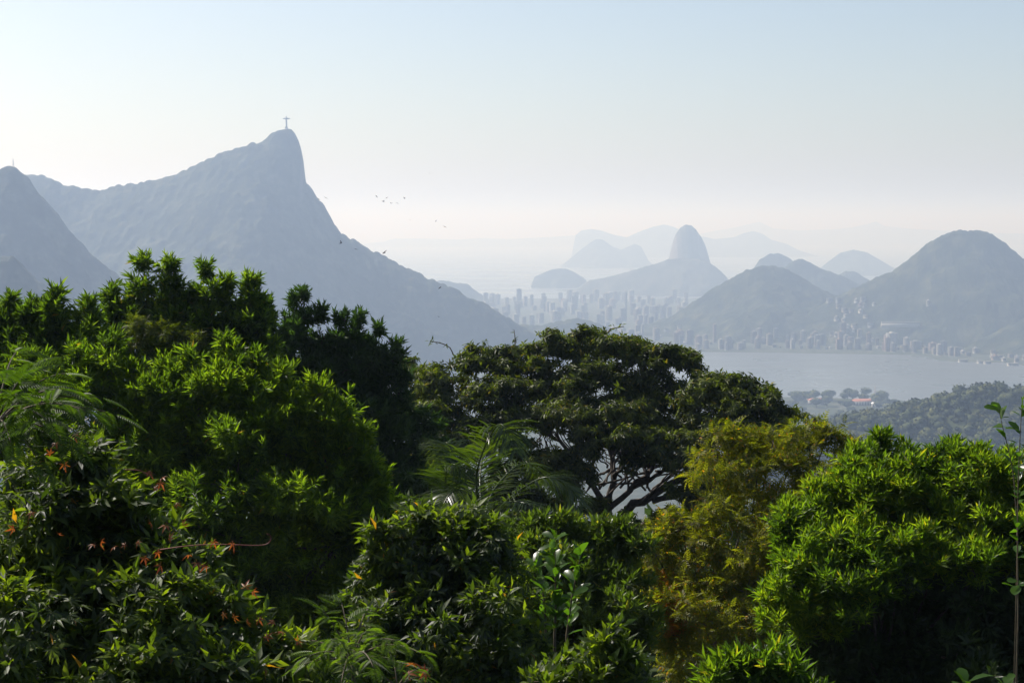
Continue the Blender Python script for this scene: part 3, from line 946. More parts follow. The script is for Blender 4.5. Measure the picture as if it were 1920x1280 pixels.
ML_FERN = mat_leaf('leaf_fern', (0.02, 0.04, 0.008), (0.042, 0.075, 0.010), (0.075, 0.115, 0.014), (2.3, 2.5, 0.5), 0.5, gloss=0.016)
ML_HEDGE = mat_leaf('leaf_hedge', (0.04, 0.06, 0.011), (0.07, 0.105, 0.015), (0.12, 0.15, 0.02), (1.6, 1.9, 0.45), 0.45, rough=0.35, gloss=0.026, accent=(0.28, 0.24, 0.03), accent_amt=0.015)
ML_PALM = mat_leaf('leaf_palm', (0.014, 0.026, 0.006), (0.032, 0.052, 0.009), (0.06, 0.085, 0.012), (2.2, 2.4, 0.4), 0.4, rough=0.3, gloss=0.032)
ML_BROAD = mat_leaf('leaf_broad', (0.022, 0.048, 0.008), (0.036, 0.075, 0.010), (0.055, 0.105, 0.014), (2.2, 2.5, 0.5), 0.5, rough=0.3, gloss=0.022)
ML_RED = mat_leaf('leaf_red', (0.10, 0.028, 0.014), (0.18, 0.055, 0.018), (0.27, 0.11, 0.022), (1.9, 1.5, 0.7), 0.45, gloss=0.019)
ML_SHADE = mat_leaf('leaf_shade', (0.014, 0.024, 0.008), (0.024, 0.04, 0.011), (0.04, 0.06, 0.014), (1.6, 1.9, 0.6), 0.35, gloss=0.02)  # shade under the bright bush is put into this darker leaf colour
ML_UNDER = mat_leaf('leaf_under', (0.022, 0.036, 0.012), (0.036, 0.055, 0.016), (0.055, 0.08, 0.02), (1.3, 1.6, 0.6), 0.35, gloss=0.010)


def plumes(lst):
    """Upright leafy plumes (px, top py, width, height) as stacked lobes, narrow at the tip."""
    out_ = []
    for px, ty, w, h in lst:
        s_ = RNG.uniform(-0.12, 0.12) * w
        out_ += [(px + s_, ty + 0.22 * w, 0.2 * w), (px + 0.5 * s_, ty + 0.4 * h, 0.36 * w), (px - s_, ty + 0.62 * h, 0.46 * w), (px, ty + 0.95 * h, 0.52 * w)]
    return out_


def lobes_world(lobes, Y, lean=0.5, jit=0.35, cap=4.0):
    """(px, py, r_px[, dY]) -> centre, radii. Lower lobes come forward: crowns are round in plan."""
    out_ = []
    top = min(l[1] for l in lobes)
    for l in lobes:
        r = l[2] * Y / F_PX
        dY = l[3] if len(l) > 3 else -lean * min((l[1] - top) * Y / F_PX, cap) + RNG.uniform(-jit, jit) * r * 2
        c_ = at(l[0], l[1], Y + dY)
        r *= (Y + dY) / Y
        out_.append((c_, np.array([r, r * 1.1, r * 0.92])))
    return out_


def bud(lobes, n=2, k=(0.38, 0.58), up=0.35):
    """Smaller side clumps on each lobe, so no outline stays round. Returns lobes and the parent index of each."""
    out_, par = list(lobes), list(range(len(lobes)))
    for i, (c_, r) in enumerate(lobes):
        for _ in range(n):
            d_ = norm(RNG.normal(size=3) + np.array([0, -0.35, up]))
            f = RNG.uniform(*k)
            out_.append((c_ + r * d_ * RNG.uniform(0.95, 1.25), r * f)); par.append(i)
    return out_, np.array(par)


def clusters(lobes, leaf_area, m, lai=2.6, shell=0.22, bottom=0.5, lump=0.3, tufts=12, tuft_r=0.2, tuft_share=0.7):
    """Branch-tip positions: most gather in tufts on each lobe's shell, the rest fill its volume."""
    P, D, I = [], [], []
    for i, (c_, r) in enumerate(lobes):
        n = int(lai * 4 * math.pi * float(np.mean(r)) ** 2 * 0.6 / (leaf_area * m)) + 6
        kt = int(np.clip(tufts * float(np.mean(r)) / 0.9, 5, tufts * 1.6) * RNG.uniform(0.85, 1.2))
        td = norm(RNG.normal(size=(kt * 2, 3)))
        td = td[RNG.random(len(td)) < np.clip(0.72 + 0.55 * td[:, 2], bottom, 1)][:kt]
        if not len(td): td = np.array([[0, 0, 1.0]])
        tr = RNG.uniform(0.75, 1.0 + lump * 0.5, len(td))
        nt_ = int(n * tuft_share)
        pick = RNG.integers(0, len(td), nt_)
        off = RNG.normal(0, tuft_r, (nt_, 3)) * np.array([1.15, 1.15, 0.5]) * RNG.uniform(0.7, 1.3, len(td))[pick][:, None]
        q1 = td[pick] * tr[pick][:, None] + off
        d1 = norm(td[pick] * 0.45 + off / tuft_r * 0.5 + np.array([0, 0, 0.25]))
        d2 = norm(RNG.normal(size=(n - nt_, 3)))
        q2 = d2 * (RNG.random(n - nt_) ** 0.4)[:, None] * 0.8
        P.append(c_ + r * np.concatenate([q1, q2])); D.append(np.concatenate([d1, d2])); I.append(np.full(n, i))
    return np.concatenate(P), np.concatenate(D), np.concatenate(I)


def rosettes(P, D, m, out=0.8, up=0.5, jit=0.35, t0=25, t1=85, droop=0.0, length=0.2, size=0.25, sv=(0.65, 1.2)):
    """m leaves round every branch tip."""
    n = len(P)
    ax = norm(D * out + np.array([0, 0, up]) + RNG.normal(0, jit, (n, 3)))
    ref = norm(RNG.normal(size=(n, 3)))
    u = norm(np.cross(ax, ref)); v = np.cross(ax, u)
    k = np.arange(m)
    phi = k * 2.399963 + RNG.uniform(0, 6.28, (n, 1)) + RNG.normal(0, 0.25, (n, m))
    tt_ = (k / max(1, m - 1))[None, :] + RNG.normal(0, 0.08, (n, m))
    th_ = np.radians(t1 + (t0 - t1) * tt_)
    dirv = ax[:, None, :] * np.cos(th_)[..., None] + (u[:, None, :] * np.cos(phi)[..., None] + v[:, None, :] * np.sin(phi)[..., None]) * np.sin(th_)[..., None]
    dirv[..., 2] -= droop
    dirv = norm(dirv + RNG.normal(0, 0.1, dirv.shape))
    pos = P[:, None, :] + ax[:, None, :] * (tt_ * length - length * 0.6)[..., None]
    nr = norm(ax[:, None, :] * 0.9 + np.array([0, 0, 0.35]) + RNG.normal(0, 0.35, dirv.shape))
    sz = size * RNG.uniform(sv[0], sv[1], (n, m)) * RNG.uniform(0.7, 1.35, (n, 1))
    return pos.reshape(-1, 3), dirv.reshape(-1, 3), nr.reshape(-1, 3), sz.ravel()


TRI = [0]


def add_leaves(name, parent, tmpl, args, mat, origin):
    V_, T_ = stamp(tmpl[0], tmpl[1], *args)
    TRI[0] += len(T_)
    o_ = link(name, mesh_np(name, V_ - origin, T_), mat, parent)
    return tag(o_, kind='stuff')


def base_of(lobes, Y, px):
    x = px2x(px, Y)
    return np.array([x, Y, float(ground_z(x, Y)) - 0.15])


def trunk_and_limbs(e, org, lobes, r0, fork=None, bark=None, twig_to=None, per=10, sides=7):
    """Tapered trunk, one limb to every lobe, twigs from limb ends to the leaf tips."""
    C_ = np.array([l[0] for l in lobes])
    cen = C_.mean(0)
    fork = np.array(fork) if fork is not None else np.array([org[0] * 0.6 + cen[0] * 0.4, org[1] * 0.6 + cen[1] * 0.4, org[2] + (C_[:, 2].min() - org[2]) * 0.75])
    pts_ = curve(org, fork, RNG.normal(0, 0.15, 3), 8, 0.04)
    V_, T_ = tube(pts_, np.linspace(r0 * 1.25, r0 * 0.8, 8), 9)
    link('trunk', mesh_np('trunk', V_ - org, T_, True), bark or M_BARK, e)
    for c_, big in zip(C_, [l[1][0] > 0.45 * max(q_[1][0] for q_ in lobes) or len(lobes) < 30 for l in lobes]):
        if not big: continue
        L_ = np.linalg.norm(c_ - fork)
        P = curve(fork + (fork - org) * -0.06, c_, np.array([0, 0, -0.12 * L_]) + RNG.normal(0, 0.08 * L_, 3), 8, 0.03 * L_ / 4)
        V_, T_ = tube(P, np.linspace(r0 * 0.55, r0 * 0.12, 8), sides)
        link('limb', mesh_np('limb', V_ - org, T_, True), bark or M_BARK, e)
    if twig_to is not None:
        P, I = twig_to
        parts = []
        for i in range(len(lobes)):
            sel = P[I == i]
            if len(sel) > per: sel = sel[RNG.choice(len(sel), per, replace=False)]
            for q_ in sel:
                parts.append(tube(curve(C_[i], q_, RNG.normal(0, 0.1, 3), 4), np.linspace(r0 * 0.12, 0.006, 4), 3))
        V_, T_ = join(parts)
        TRI[0] += len(T_)
        tag(link('twigs', mesh_np('twigs', V_ - org, T_), bark or M_TWIG, e), kind='stuff')
    return fork


def tree(name, label, cat, lobes_px, Y, base_px, tmpl, leaf_area, m, mat, r0, ros, lai=2.6, shell=0.22, bottom=0.5, fork=None, lean=0.5, per=10, lump=0.3, group=None, jit=0.35, cap=4.0, tufts=12, buds=2):
    lb = lobes_world(lobes_px, Y, lean, jit, cap)
    org = base_of(lb, Y, base_px)
    e = empty(name, org, label, cat, group)
    lbb, par = bud(lb, buds)
    P, D, I = clusters(lbb, leaf_area, m, lai, shell, bottom, lump, tufts)
    I = par[I]
    trunk_and_limbs(e, org, lb, r0, fork, None, (P, I), per)
    add_leaves('crown', e, tmpl, rosettes(P, D, m, **ros), mat, org)
    return e, org, lb, P, D


def leaf_parts(e, org, meshes, pos, ax, nrm, size, mat, name='leaf'):
    """Single large leaves: each its own object, meshes shared."""
    from mathutils import Matrix
    ax = norm(ax); yv = norm(np.cross(nrm, ax)); zv = np.cross(ax, yv)
    size = np.broadcast_to(size, (len(pos),))
    for k in range(len(pos)):
        o_ = link(name, meshes[k % len(meshes)], mat, e)
        p = pos[k] - org
        s_ = size[k]
        o_.matrix_local = Matrix(((ax[k, 0] * s_, yv[k, 0] * s_, zv[k, 0] * s_, p[0]), (ax[k, 1] * s_, yv[k, 1] * s_, zv[k, 1] * s_, p[1]), (ax[k, 2] * s_, yv[k, 2] * s_, zv[k, 2] * s_, p[2]), (0, 0, 0, 1)))


def visible_side(lb, n, top=0.3):
    """Points on the outer shells of the lobes that face the viewpoint, not buried in a neighbour."""
    P, D = [], []
    tot = sum(float(l[1][0]) ** 2 for l in lb)
    for i, (c_, r) in enumerate(lb):
        k = max(2, int(n * 2.2 * float(r[0]) ** 2 / tot))
        d_ = norm(RNG.normal(size=(k * 4, 3)) + np.array([0, -0.7, top]))
        p = c_ + r * d_ * 1.03
        ok = np.ones(len(p), bool)
        for j, (c2, r2) in enumerate(lb):
            if j != i: ok &= np.sum(((p - c2) / (r2 * 0.95)) ** 2, 1) > 1
        ok &= d_[:, 1] < 0.25
        P.append(p[ok][:k]); D.append(d_[ok][:k])
    P, D = np.concatenate(P), np.concatenate(D)
    s_ = RNG.permutation(len(P))[:n]
    return P[s_], D[s_]


SPRAY = dict(out=0.7, up=0.65, jit=0.35, t0=5, t1=95, length=0.36, size=0.215, droop=0.06)
L_LANCE = leaf2(0.21, 0.2)
A_LANCE = 0.21 * 0.21 * 0.21 * 0.55

# tall sprayed tree, its neighbours to the left and right, and the bright one in front
tree('tree', 'tallest light green tree with upright leaf sprays, left of centre', 'tree',
     plumes([(275, 482, 50, 150), (322, 486, 62, 160), (386, 498, 58, 150), (426, 522, 40, 120), (474, 514, 62, 150), (214, 545, 52, 100), (245, 560, 50, 120), (355, 555, 44, 110), (448, 575, 46, 110), (300, 590, 60, 120), (400, 600, 60, 120), (490, 600, 46, 110)])
     + [(250, 670, 50), (330, 700, 65), (430, 720, 65)], 42, 370, L_LANCE, A_LANCE, 22, ML_SPRAY, 0.17, SPRAY, lai=4.2, lean=0.35, cap=1.4, lump=0.7, buds=1, tufts=7)
tree('tree', 'light green sprayed tree at the left edge below the mountain', 'tree',
     plumes([(12, 562, 60, 110), (58, 562, 46, 100), (102, 550, 64, 120), (160, 570, 56, 110), (-40, 570, 70, 120), (35, 620, 60, 110), (125, 630, 60, 110), (190, 625, 50, 110)]) + [(60, 720, 60), (150, 730, 55), (-40, 700, 60), (20, 790, 70)],
     38, 60, L_LANCE, A_LANCE, 22, ML_SPRAY, 0.15, SPRAY, lai=4.2, lean=0.35, cap=1.4, lump=0.7, buds=1, tufts=7)
tree('tree', 'darker sprayed tree between the tall tree and the dome-shaped tree', 'tree',
     plumes([(507, 565, 36, 120), (545, 556, 34, 110), (566, 546, 44, 150), (604, 582, 48, 130), (640, 590, 42, 120), (670, 588, 58, 150), (712, 614, 32, 110), (745, 640, 38, 110), (530, 630, 60, 120), (600, 650, 60, 120), (690, 670, 60, 120)])
     + [(580, 740, 60), (700, 760, 60), (760, 800, 50), (640, 830, 80), (740, 870, 70), (790, 900, 45), (560, 820, 80), (680, 930, 80), (780, 960, 50)], 50, 640, L_LANCE, A_LANCE, 22, ML_SPRAYDK, 0.19, dict(SPRAY, size=0.22), lai=3.3, lean=0.4, cap=1.6, lump=0.7, buds=1, tufts=7)
tree('tree', 'bright green sprayed tree with dark lower crown, in front of the tallest tree', 'tree',
     plumes([(100, 668, 60, 110), (150, 650, 60, 110), (205, 636, 66, 120), (255, 690, 60, 110), (312, 672, 70, 120), (365, 660, 56, 120), (420, 632, 84, 140), (485, 660, 66, 130), (540, 690, 62, 120), (595, 712, 62, 120), (645, 742, 56, 120), (680, 800, 50, 110), (705, 860, 46, 100),
             (330, 740, 70, 110), (440, 740, 80, 120), (540, 770, 70, 120), (610, 820, 70, 120), (210, 740, 70, 120)])
     + [(300, 830, 75), (450, 850, 80), (330, 900, 95), (470, 920, 100), (590, 930, 85), (680, 960, 60), (360, 1000, 110), (500, 1020, 110), (620, 1020, 90), (720, 1010, 60), (430, 1120, 120), (570, 1130, 110), (690, 1100, 70), (200, 850, 70)],
     33, 420, L_LANCE, A_LANCE * 0.82, 22, ML_SPRAY, 0.16, dict(SPRAY, size=0.185), lai=2.9, lean=0.55, cap=1.1, lump=0.7, buds=1, tufts=7)

# olive-brown creeper patch on the tall tree
et = next(o_ for o_ in bpy.data.objects if o_.get('label', '').startswith('tallest light green'))
lbp = lobes_world([(250, 615, 20), (285, 612, 18), (310, 625, 22), (345, 630, 18), (375, 645, 18), (270, 640, 16)], 40.4, 0.2, 0.2)
P, D, I = clusters(lbp, 0.022, 8, 3.0, 0.3, 0.5, 0.6)
add_leaves('creeper', et, pinnate(6, l=0.3, leafw=0.42, droop=0.3), rosettes(P, D, 8, out=0.8, up=0.3, jit=0.4, t0=30, t1=100, droop=0.2, length=0.15, size=0.2), ML_DOME, np.array(et.location))
et.children[-1]['label'] = 'olive-brown creeper leaves on the tall tree'

# the broad dome-shaped tree
DOME = [(757, 680, 26), (790, 700, 28), (812, 690, 24), (880, 665, 34), (925, 660, 30), (960, 685, 38), (1005, 665, 38), (1048, 645, 34), (1080, 635, 32), (1120, 640, 36), (1160, 645, 32), (1205, 650, 32), (1250, 655, 34), (1285, 668, 28),
        (1330, 705, 36), (1372, 715, 32), (1405, 720, 32), (1440, 745, 36), (1455, 775, 36), (1470, 810, 28), (1390, 750, 44), (1310, 735, 40),
        (835, 715, 42), (900, 715, 44), (960, 735, 46), (1030, 715, 48), (1100, 700, 50), (1170, 705, 48), (1240, 710, 48), (1000, 775, 50), (1075, 765, 55), (1150, 765, 52), (1225, 770, 58), (1290, 785, 48), (1345, 790, 44), (1415, 810, 44),
        (790, 750, 40), (850, 770, 46), (920, 780, 46), (1190, 815, 45), (1110, 815, 42), (1260, 820, 40), (880, 830, 36), (970, 835, 36), (1380, 850, 36), (1440, 850, 32), (1500, 815, 24), (830, 830, 36), (1020, 850, 26), (800, 880, 36), (860, 890, 30), (990, 905, 26),
        (1030, 875, 36), (1070, 905, 32), (1000, 935, 40), (1055, 950, 36), (1105, 985, 26), (1300, 895, 34), (1345, 880, 40), (1290, 965, 28), (1340, 945, 38), (1400, 900, 38), (950, 890, 36), (930, 940, 38), (870, 950, 42), (820, 930, 42), (1250, 1000, 26), (1010, 985, 36), (940, 985, 36), (1180, 850, 24), (1280, 855, 26), (1100, 880, 26), (1075, 850, 24), (1120, 945, 26), (1180, 975, 28), (1240, 960, 24), (1310, 930, 26)]
ROS_DOME = dict(out=0.9, up=0.35, jit=0.25, t0=55, t1=105, droop=0.35, length=0.14, size=0.225)
Yd = 62
lb = [(c_ - np.array([0, 0, 0.22]), r_ * np.array([1.06, 1.06, 0.82])) for c_, r_ in lobes_world(DOME, Yd, lean=0.9, jit=0.5)]
org = base_of(lb, Yd, 1150)
e = empty('tree', org, 'broad dark dome-shaped tree with bare branches showing below its crown', 'tree')
lbb, par = bud(lb, 1, (0.4, 0.6), -0.1)
P, D, I = clusters(lbb, 0.22 * 0.22 * 0.32 * 0.55, 14, 3.3, 0.2, 0.3, 0.35, tufts=7, tuft_r=0.26)
I = par[I]
add_leaves('crown', e, leaf2(0.32, 0.2), rosettes(P, D, 14, **ROS_DOME), ML_DOME, org)
# its visible branching
def px3(pts_, Y):
    return np.array([at(a[0], a[1], Y + (a[2] if len(a) > 2 else 0)) for a in pts_])


def smooth_path(P, n=14):
    t = np.linspace(0, len(P) - 1, n)
    k = np.clip(t.astype(int), 0, len(P) - 2); f = (t - k)[:, None]
    p0 = P[np.maximum(k - 1, 0)]; p1 = P[k]; p2 = P[k + 1]; p3 = P[np.minimum(k + 2, len(P) - 1)]
    return 0.5 * (2 * p1 + (p2 - p0) * f + (2 * p0 - 5 * p1 + 4 * p2 - p3) * f ** 2 + (3 * p1 - p0 - 3 * p2 + p3) * f ** 3)


tp = np.vstack([org, px3([(1150, 1080), (1142, 1000), (1138, 955)], Yd)])
V_, T_ = tube(smooth_path(tp, 12), np.linspace(0.34, 0.2, 12), 10)
link('trunk', mesh_np('trunk', V_ - org, T_, True), M_BARK, e)
tp2 = np.vstack([org + np.array([0.5, 0.2, 0.3]), px3([(1165, 1010), (1215, 935), (1290, 890), (1370, 850)], Yd)])
V_, T_ = tube(smooth_path(tp2, 14), np.linspace(0.24, 0.1, 14), 9)
link('limb', mesh_np('limb', V_ - org, T_, True), M_BARK, e)
LIMBS = [([(1138, 960), (1110, 900), (1085, 860), (1040, 820), (990, 790)], 0.2), ([(1138, 958), (1150, 900), (1145, 850), (1120, 800), (1085, 730)], 0.2), ([(1138, 958), (1185, 915), (1225, 875), (1240, 830), (1230, 750)], 0.19),
         ([(1190, 912), (1250, 880), (1290, 845), (1310, 800)], 0.13), ([(1225, 940), (1300, 915), (1350, 895), (1420, 850), (1445, 790)], 0.17), ([(1085, 862), (1060, 850), (1000, 860), (930, 850), (860, 800)], 0.13),
         ([(1150, 890), (1175, 860), (1180, 820), (1165, 740)], 0.11), ([(1290, 890), (1330, 850), (1350, 800)], 0.11), ([(1215, 935), (1280, 930), (1340, 930), (1390, 905)], 0.1), ([(1200, 990), (1250, 965), (1330, 940), (1385, 905)], 0.15),
         ([(1040, 822), (1010, 800), (960, 760)], 0.09), ([(1110, 900), (1075, 890), (1030, 880), (1000, 900)], 0.08), ([(930, 860), (900, 880), (870, 890)], 0.07), ([(905, 1000), (915, 930), (930, 880), (960, 830), (1000, 780)], 0.16), ([(915, 930), (880, 880), (850, 820)], 0.1)]
parts = []
for pts_, r_ in LIMBS:
    dY = RNG.uniform(-0.8, 0.8)
    PP = smooth_path(px3([(a[0], a[1], dY * k_ / 3) for k_, a in enumerate(pts_)], Yd), 14)
    PP += RNG.normal(0, 0.05, PP.shape)
    V_, T_ = tube(PP, np.linspace(r_ * 0.72, r_ * 0.25, 14), 7)
    link('limb', mesh_np('limb', V_ - org, T_, True), M_BARK, e)
    for _ in range(14):
        k_ = RNG.integers(3, 14)
        tgt = P[np.argsort(np.sum((P - PP[k_]) ** 2, 1) + RNG.uniform(0, 4, len(P)))[5]]
        parts.append(tube(curve(PP[k_], tgt, RNG.normal(0, 0.2, 3), 6, 0.03), np.linspace(r_ * 0.28, 0.008, 6), 4))
for _ in range(34):
    a_ = at(RNG.uniform(1110, 1260), RNG.uniform(860, 950), Yd + RNG.uniform(-0.6, 0.6)); b_ = at(RNG.uniform(1040, 1400), RNG.uniform(790, 850), Yd + RNG.uniform(-1.5, 1.5))
    parts.append(tube(curve(a_, b_, RNG.normal(0, 0.35, 3) - np.array([0, 0, 0.3]), 9, 0.05), np.linspace(0.05, 0.012, 9), 4))
for i, (c_, r) in enumerate(lb):
    sel = P[I == i]
    for q_ in sel[RNG.choice(len(sel), min(9, len(sel)), replace=False)]:
        parts.append(tube(curve(c_ - np.array([0, 0, r[2] * 0.4]), q_, RNG.normal(0, 0.1, 3), 4), np.linspace(0.03, 0.006, 4), 3))
V_, T_ = join(parts)
tag(link('twigs', mesh_np('twigs', V_ - org, T_), M_BARK, e), kind='stuff')
# a few bare shoots above the crown
for pts_ in ([(850, 665), (842, 650), (822, 642), (806, 640)], [(965, 660), (966, 640), (964, 618)], [(1140, 625), (1145, 617), (1170, 612)]):
    PP = smooth_path(px3(pts_, Yd), 8)
    V_, T_ = tube(PP, np.linspace(0.03, 0.012, 8), 4)
    sh = link('shoot', mesh_np('shoot', V_ - org, T_), M_TWIG, e)
    n = 14
    k_ = RNG.integers(3, 8, n)
    V_, T_ = stamp(*leaf2(0.35), PP[k_] + RNG.normal(0, 0.05, (n, 3)), RNG.normal(size=(n, 3)), RNG.normal(size=(n, 3)) + np.array([0, 0, 1]), 0.2)
    tag(link('shoot_leaves', mesh_np('shoot_leaves', V_ - org, T_), ML_DOME, sh), kind='stuff')


# ------------------------------------------------------------------ palm
def palm(label, Y, cpx, fr, base_px, Lm=0.46):
    cen = at(cpx[0], cpx[1], Y)
    x = px2x(base_px, Y)
    org_ = np.array([x, Y, float(ground_z(x, Y)) - 0.1])
    e_ = empty('palm_tree', org_, label, 'palm')
    V_, T_ = tube(curve(org_, cen, (0.15, 0, 0), 10), np.linspace(0.16, 0.11, 10), 9)
    link('trunk', mesh_np('trunk', V_ - org_, T_, True), M_BARK, e_)
    for pts_, scl in fr:
        PP = smooth_path(np.vstack([cen, np.array([at(a[0], a[1], Y + (a[2] if len(a) > 2 else 0)) for a in pts_])]), 40)
        V_, T_ = tube(PP, np.linspace(0.028, 0.006, 40), 5)
        f_ = link('frond', mesh_np('frond', V_ - org_, T_), ML_PALM, e_)
        tan = norm(np.gradient(PP, axis=0))
        side = norm(np.cross(tan, np.array([0, 0, 1.0]))); upv = np.cross(side, tan)
        pos, ax, nr, sz = [], [], [], []
        for k in range(4, 40):
            t = k / 39
            L_ = Lm * scl * (0.45 + 0.9 * math.sin(math.pi * min(1, 0.15 + 0.8 * t))) * 1.3
            for s_ in (-1, 1):
                for _ in range(2):
                    a_ = tan[k] * RNG.uniform(0.55, 0.85) + side[k] * s_ * RNG.uniform(0.65, 0.95) + upv[k] * RNG.uniform(0.0, 0.35) - np.array([0, 0, 0.2 + 0.25 * t])
                    pos.append(PP[k] + tan[k] * RNG.uniform(-0.02, 0.02)); ax.append(a_); nr.append(upv[k] + side[k] * s_ * -0.3 + RNG.normal(0, 0.15, 3)); sz.append(L_ * RNG.uniform(0.85, 1.1))
        tl = (np.array([(0, -.01, 0), (0, .01, 0), (.4, .02, .02), (.4, -.02, .02), (.75, .013, -.06), (.75, -.013, -.06), (1, 0, -.22)]), np.array([(0, 1, 2), (0, 2, 3), (3, 2, 4), (3, 4, 5), (5, 4, 6)]))
        V_, T_ = stamp(*tl, np.array(pos), np.array(ax), np.array(nr), np.array(sz))
        TRI[0] += len(T_)
        tag(link('leaflets', mesh_np('leaflets', V_ - org_, T_), ML_PALM, f_), kind='stuff')


palm('palm with one frond arching up and one sweeping right, before the dome-shaped tree', 30, (905, 985),
     [([(893, 900, -.8), (912, 830, -1.2), (940, 795, -1.6), (965, 845, -2)], 1.15), ([(960, 930, -.4), (1020, 895, -.8), (1065, 910, -1), (1090, 945, -1.2)], 1.05), ([(870, 900, .5), (850, 850, .8), (835, 830, 1), (822, 870, 1.2)], 0.85),
      ([(860, 950, .4), (830, 930, .6), (810, 950, .8), (800, 990, .9)], 0.9), ([(925, 920, .9), (975, 870, 1.6), (1010, 880, 2), (1035, 920, 2.3)], 0.8), ([(880, 930, -1), (850, 920, -1.5), (825, 960, -1.9), (815, 1010, -2.1)], 0.8),
      ([(900, 900, 1.2), (905, 850, 2), (900, 830, 2.6), (880, 850, 3)], 0.7),
      ([(855, 960, -.6), (835, 900, -.8), (850, 870, -1), (875, 890, -1.2)], 0.8), ([(930, 950, -1.2), (960, 940, -1.8), (1000, 950, -2.2), (1020, 985, -2.4)], 0.8)], 905)

# ------------------------------------------------------------------ feathery yellow-brown tree
FE = [(1345, 850, 38), (1395, 835, 34), (1450, 825, 34), (1500, 830, 34), (1545, 835, 32), (1585, 845, 28), (1610, 860, 22), (1340, 910, 48), (1420, 895, 55), (1500, 890, 50), (1570, 890, 42), (1345, 970, 50), (1430, 970, 55), (1510, 950, 45),
      (1280, 985, 34), (1245, 1000, 22), (1300, 1035, 42), (1385, 1040, 55), (1440, 1050, 40), (1255, 1070, 38), (1330, 1100, 52), (1400, 1110, 46), (1245, 1140, 32), (1320, 1170, 52), (1395, 1175, 48), (1290, 1230, 45), (1360, 1240, 48), (1430, 1160, 40), (1230, 1040, 28), (1212, 1085, 24), (1225, 1125, 26), (1258, 985, 26), (1215, 1165, 22), (1260, 1190, 32)]
T_PIN = pinnate(6, l=0.3, leafw=0.42, droop=0.35)
lbf = lobes_world(FE, 34, 0.85, 0.4, 3.5)
orgf = base_of(lbf, 34, 1400)
ef = empty('tree', orgf, 'feathery olive and yellow tree between the dome-shaped tree and the bright bush', 'tree')
lbb, par = bud(lbf, 2)
P, D, I = clusters(lbb, 0.022, 7, 1.95, 0.35, 0.5, 0.8, tuft_r=0.24)
I = par[I]
trunk_and_limbs(ef, orgf, lbf, 0.1, None, None, (P, I), 8)
w_ = at(1240, 1110, 33)
orange = (np.linalg.norm((P - w_) * np.array([1, 0.3, 1]), axis=1) < 0.75) & (RNG.random(len(P)) < 0.65)
ROS_F = dict(out=0.8, up=0.3, jit=0.35, t0=30, t1=100, droop=0.2, length=0.15, size=0.26)
add_leaves('crown', ef, T_PIN, rosettes(P[~orange], D[~orange], 7, **ROS_F), ML_FEATHER, orgf)
tag(add_leaves('crown', ef, T_PIN, rosettes(P[orange], D[orange], 7, **ROS_F), ML_ORANGE, orgf), label='orange leaves low on the left of the feathery tree')
# dry pale twigs sticking through it
for pts_ in ([(1330, 1005), (1360, 1012), (1375, 1000), (1362, 978)], [(1270, 1200), (1310, 1225), (1345, 1260)], [(1300, 1055), (1345, 1075), (1395, 1095)], [(1250, 1225), (1265, 1205), (1300, 1208)]):
    PP = smooth_path(px3([(a[0], a[1], -2.4) for a in pts_], 34), 8)
    PP += RNG.normal(0, 0.012, PP.shape)
    V_, T_ = tube(PP, np.linspace(0.011, 0.004, 8), 4)
    link('dry_twig', mesh_np('dry_twig', V_ - orgf, T_), M_PALETWIG, ef)

# ------------------------------------------------------------------ bright bush at the right, with its dark body
BR = plumes([(1605, 842, 62, 100), (1650, 812, 72, 120), (1700, 832, 62, 110), (1745, 842, 52, 90), (1792, 828, 70, 110), (1840, 834, 52, 100), (1890, 850, 62, 100), (1940, 850, 62, 100), (1560, 888, 62, 100), (1515, 903, 60, 110), (1475, 940, 50, 90), (1600, 928, 80, 120),
             (1680, 925, 80, 120), (1760, 915, 72, 110), (1850, 930, 80, 110), (1925, 935, 70, 110), (1540, 980, 80, 110), (1485, 1018, 60, 100), (1590, 1030, 70, 100), (1455, 1072, 50, 80), (1505, 1088, 62, 100), (1560, 1082, 52, 80), (1682, 1030, 50, 60), (1640, 1000, 62, 90), (1745, 985, 60, 80), (1830, 1000, 60, 80)])
ROS_B = dict(out=0.7, up=0.7, jit=0.3, t0=10, t1=90, length=0.22, size=0.155)
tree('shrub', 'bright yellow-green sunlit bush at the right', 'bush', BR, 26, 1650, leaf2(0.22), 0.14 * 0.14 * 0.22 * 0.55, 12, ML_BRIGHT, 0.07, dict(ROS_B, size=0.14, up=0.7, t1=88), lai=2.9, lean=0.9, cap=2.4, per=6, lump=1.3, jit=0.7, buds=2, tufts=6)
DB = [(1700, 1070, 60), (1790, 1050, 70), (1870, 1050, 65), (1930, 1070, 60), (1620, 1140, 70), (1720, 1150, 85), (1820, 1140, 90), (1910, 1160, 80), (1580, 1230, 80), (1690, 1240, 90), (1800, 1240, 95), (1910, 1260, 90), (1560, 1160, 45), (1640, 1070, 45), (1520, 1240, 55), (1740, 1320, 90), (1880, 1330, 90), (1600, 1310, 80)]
tree('shrub', 'dark shaded bush under the bright bush in the lower right corner', 'bush', DB, 24.8, 1760, leaf2(0.3), 0.17 * 0.17 * 0.3 * 0.55, 12, ML_SHADE, 0.08, dict(ROS_B, size=0.17, up=0.4, t1=95), lai=2.6, lean=0.2, per=8)

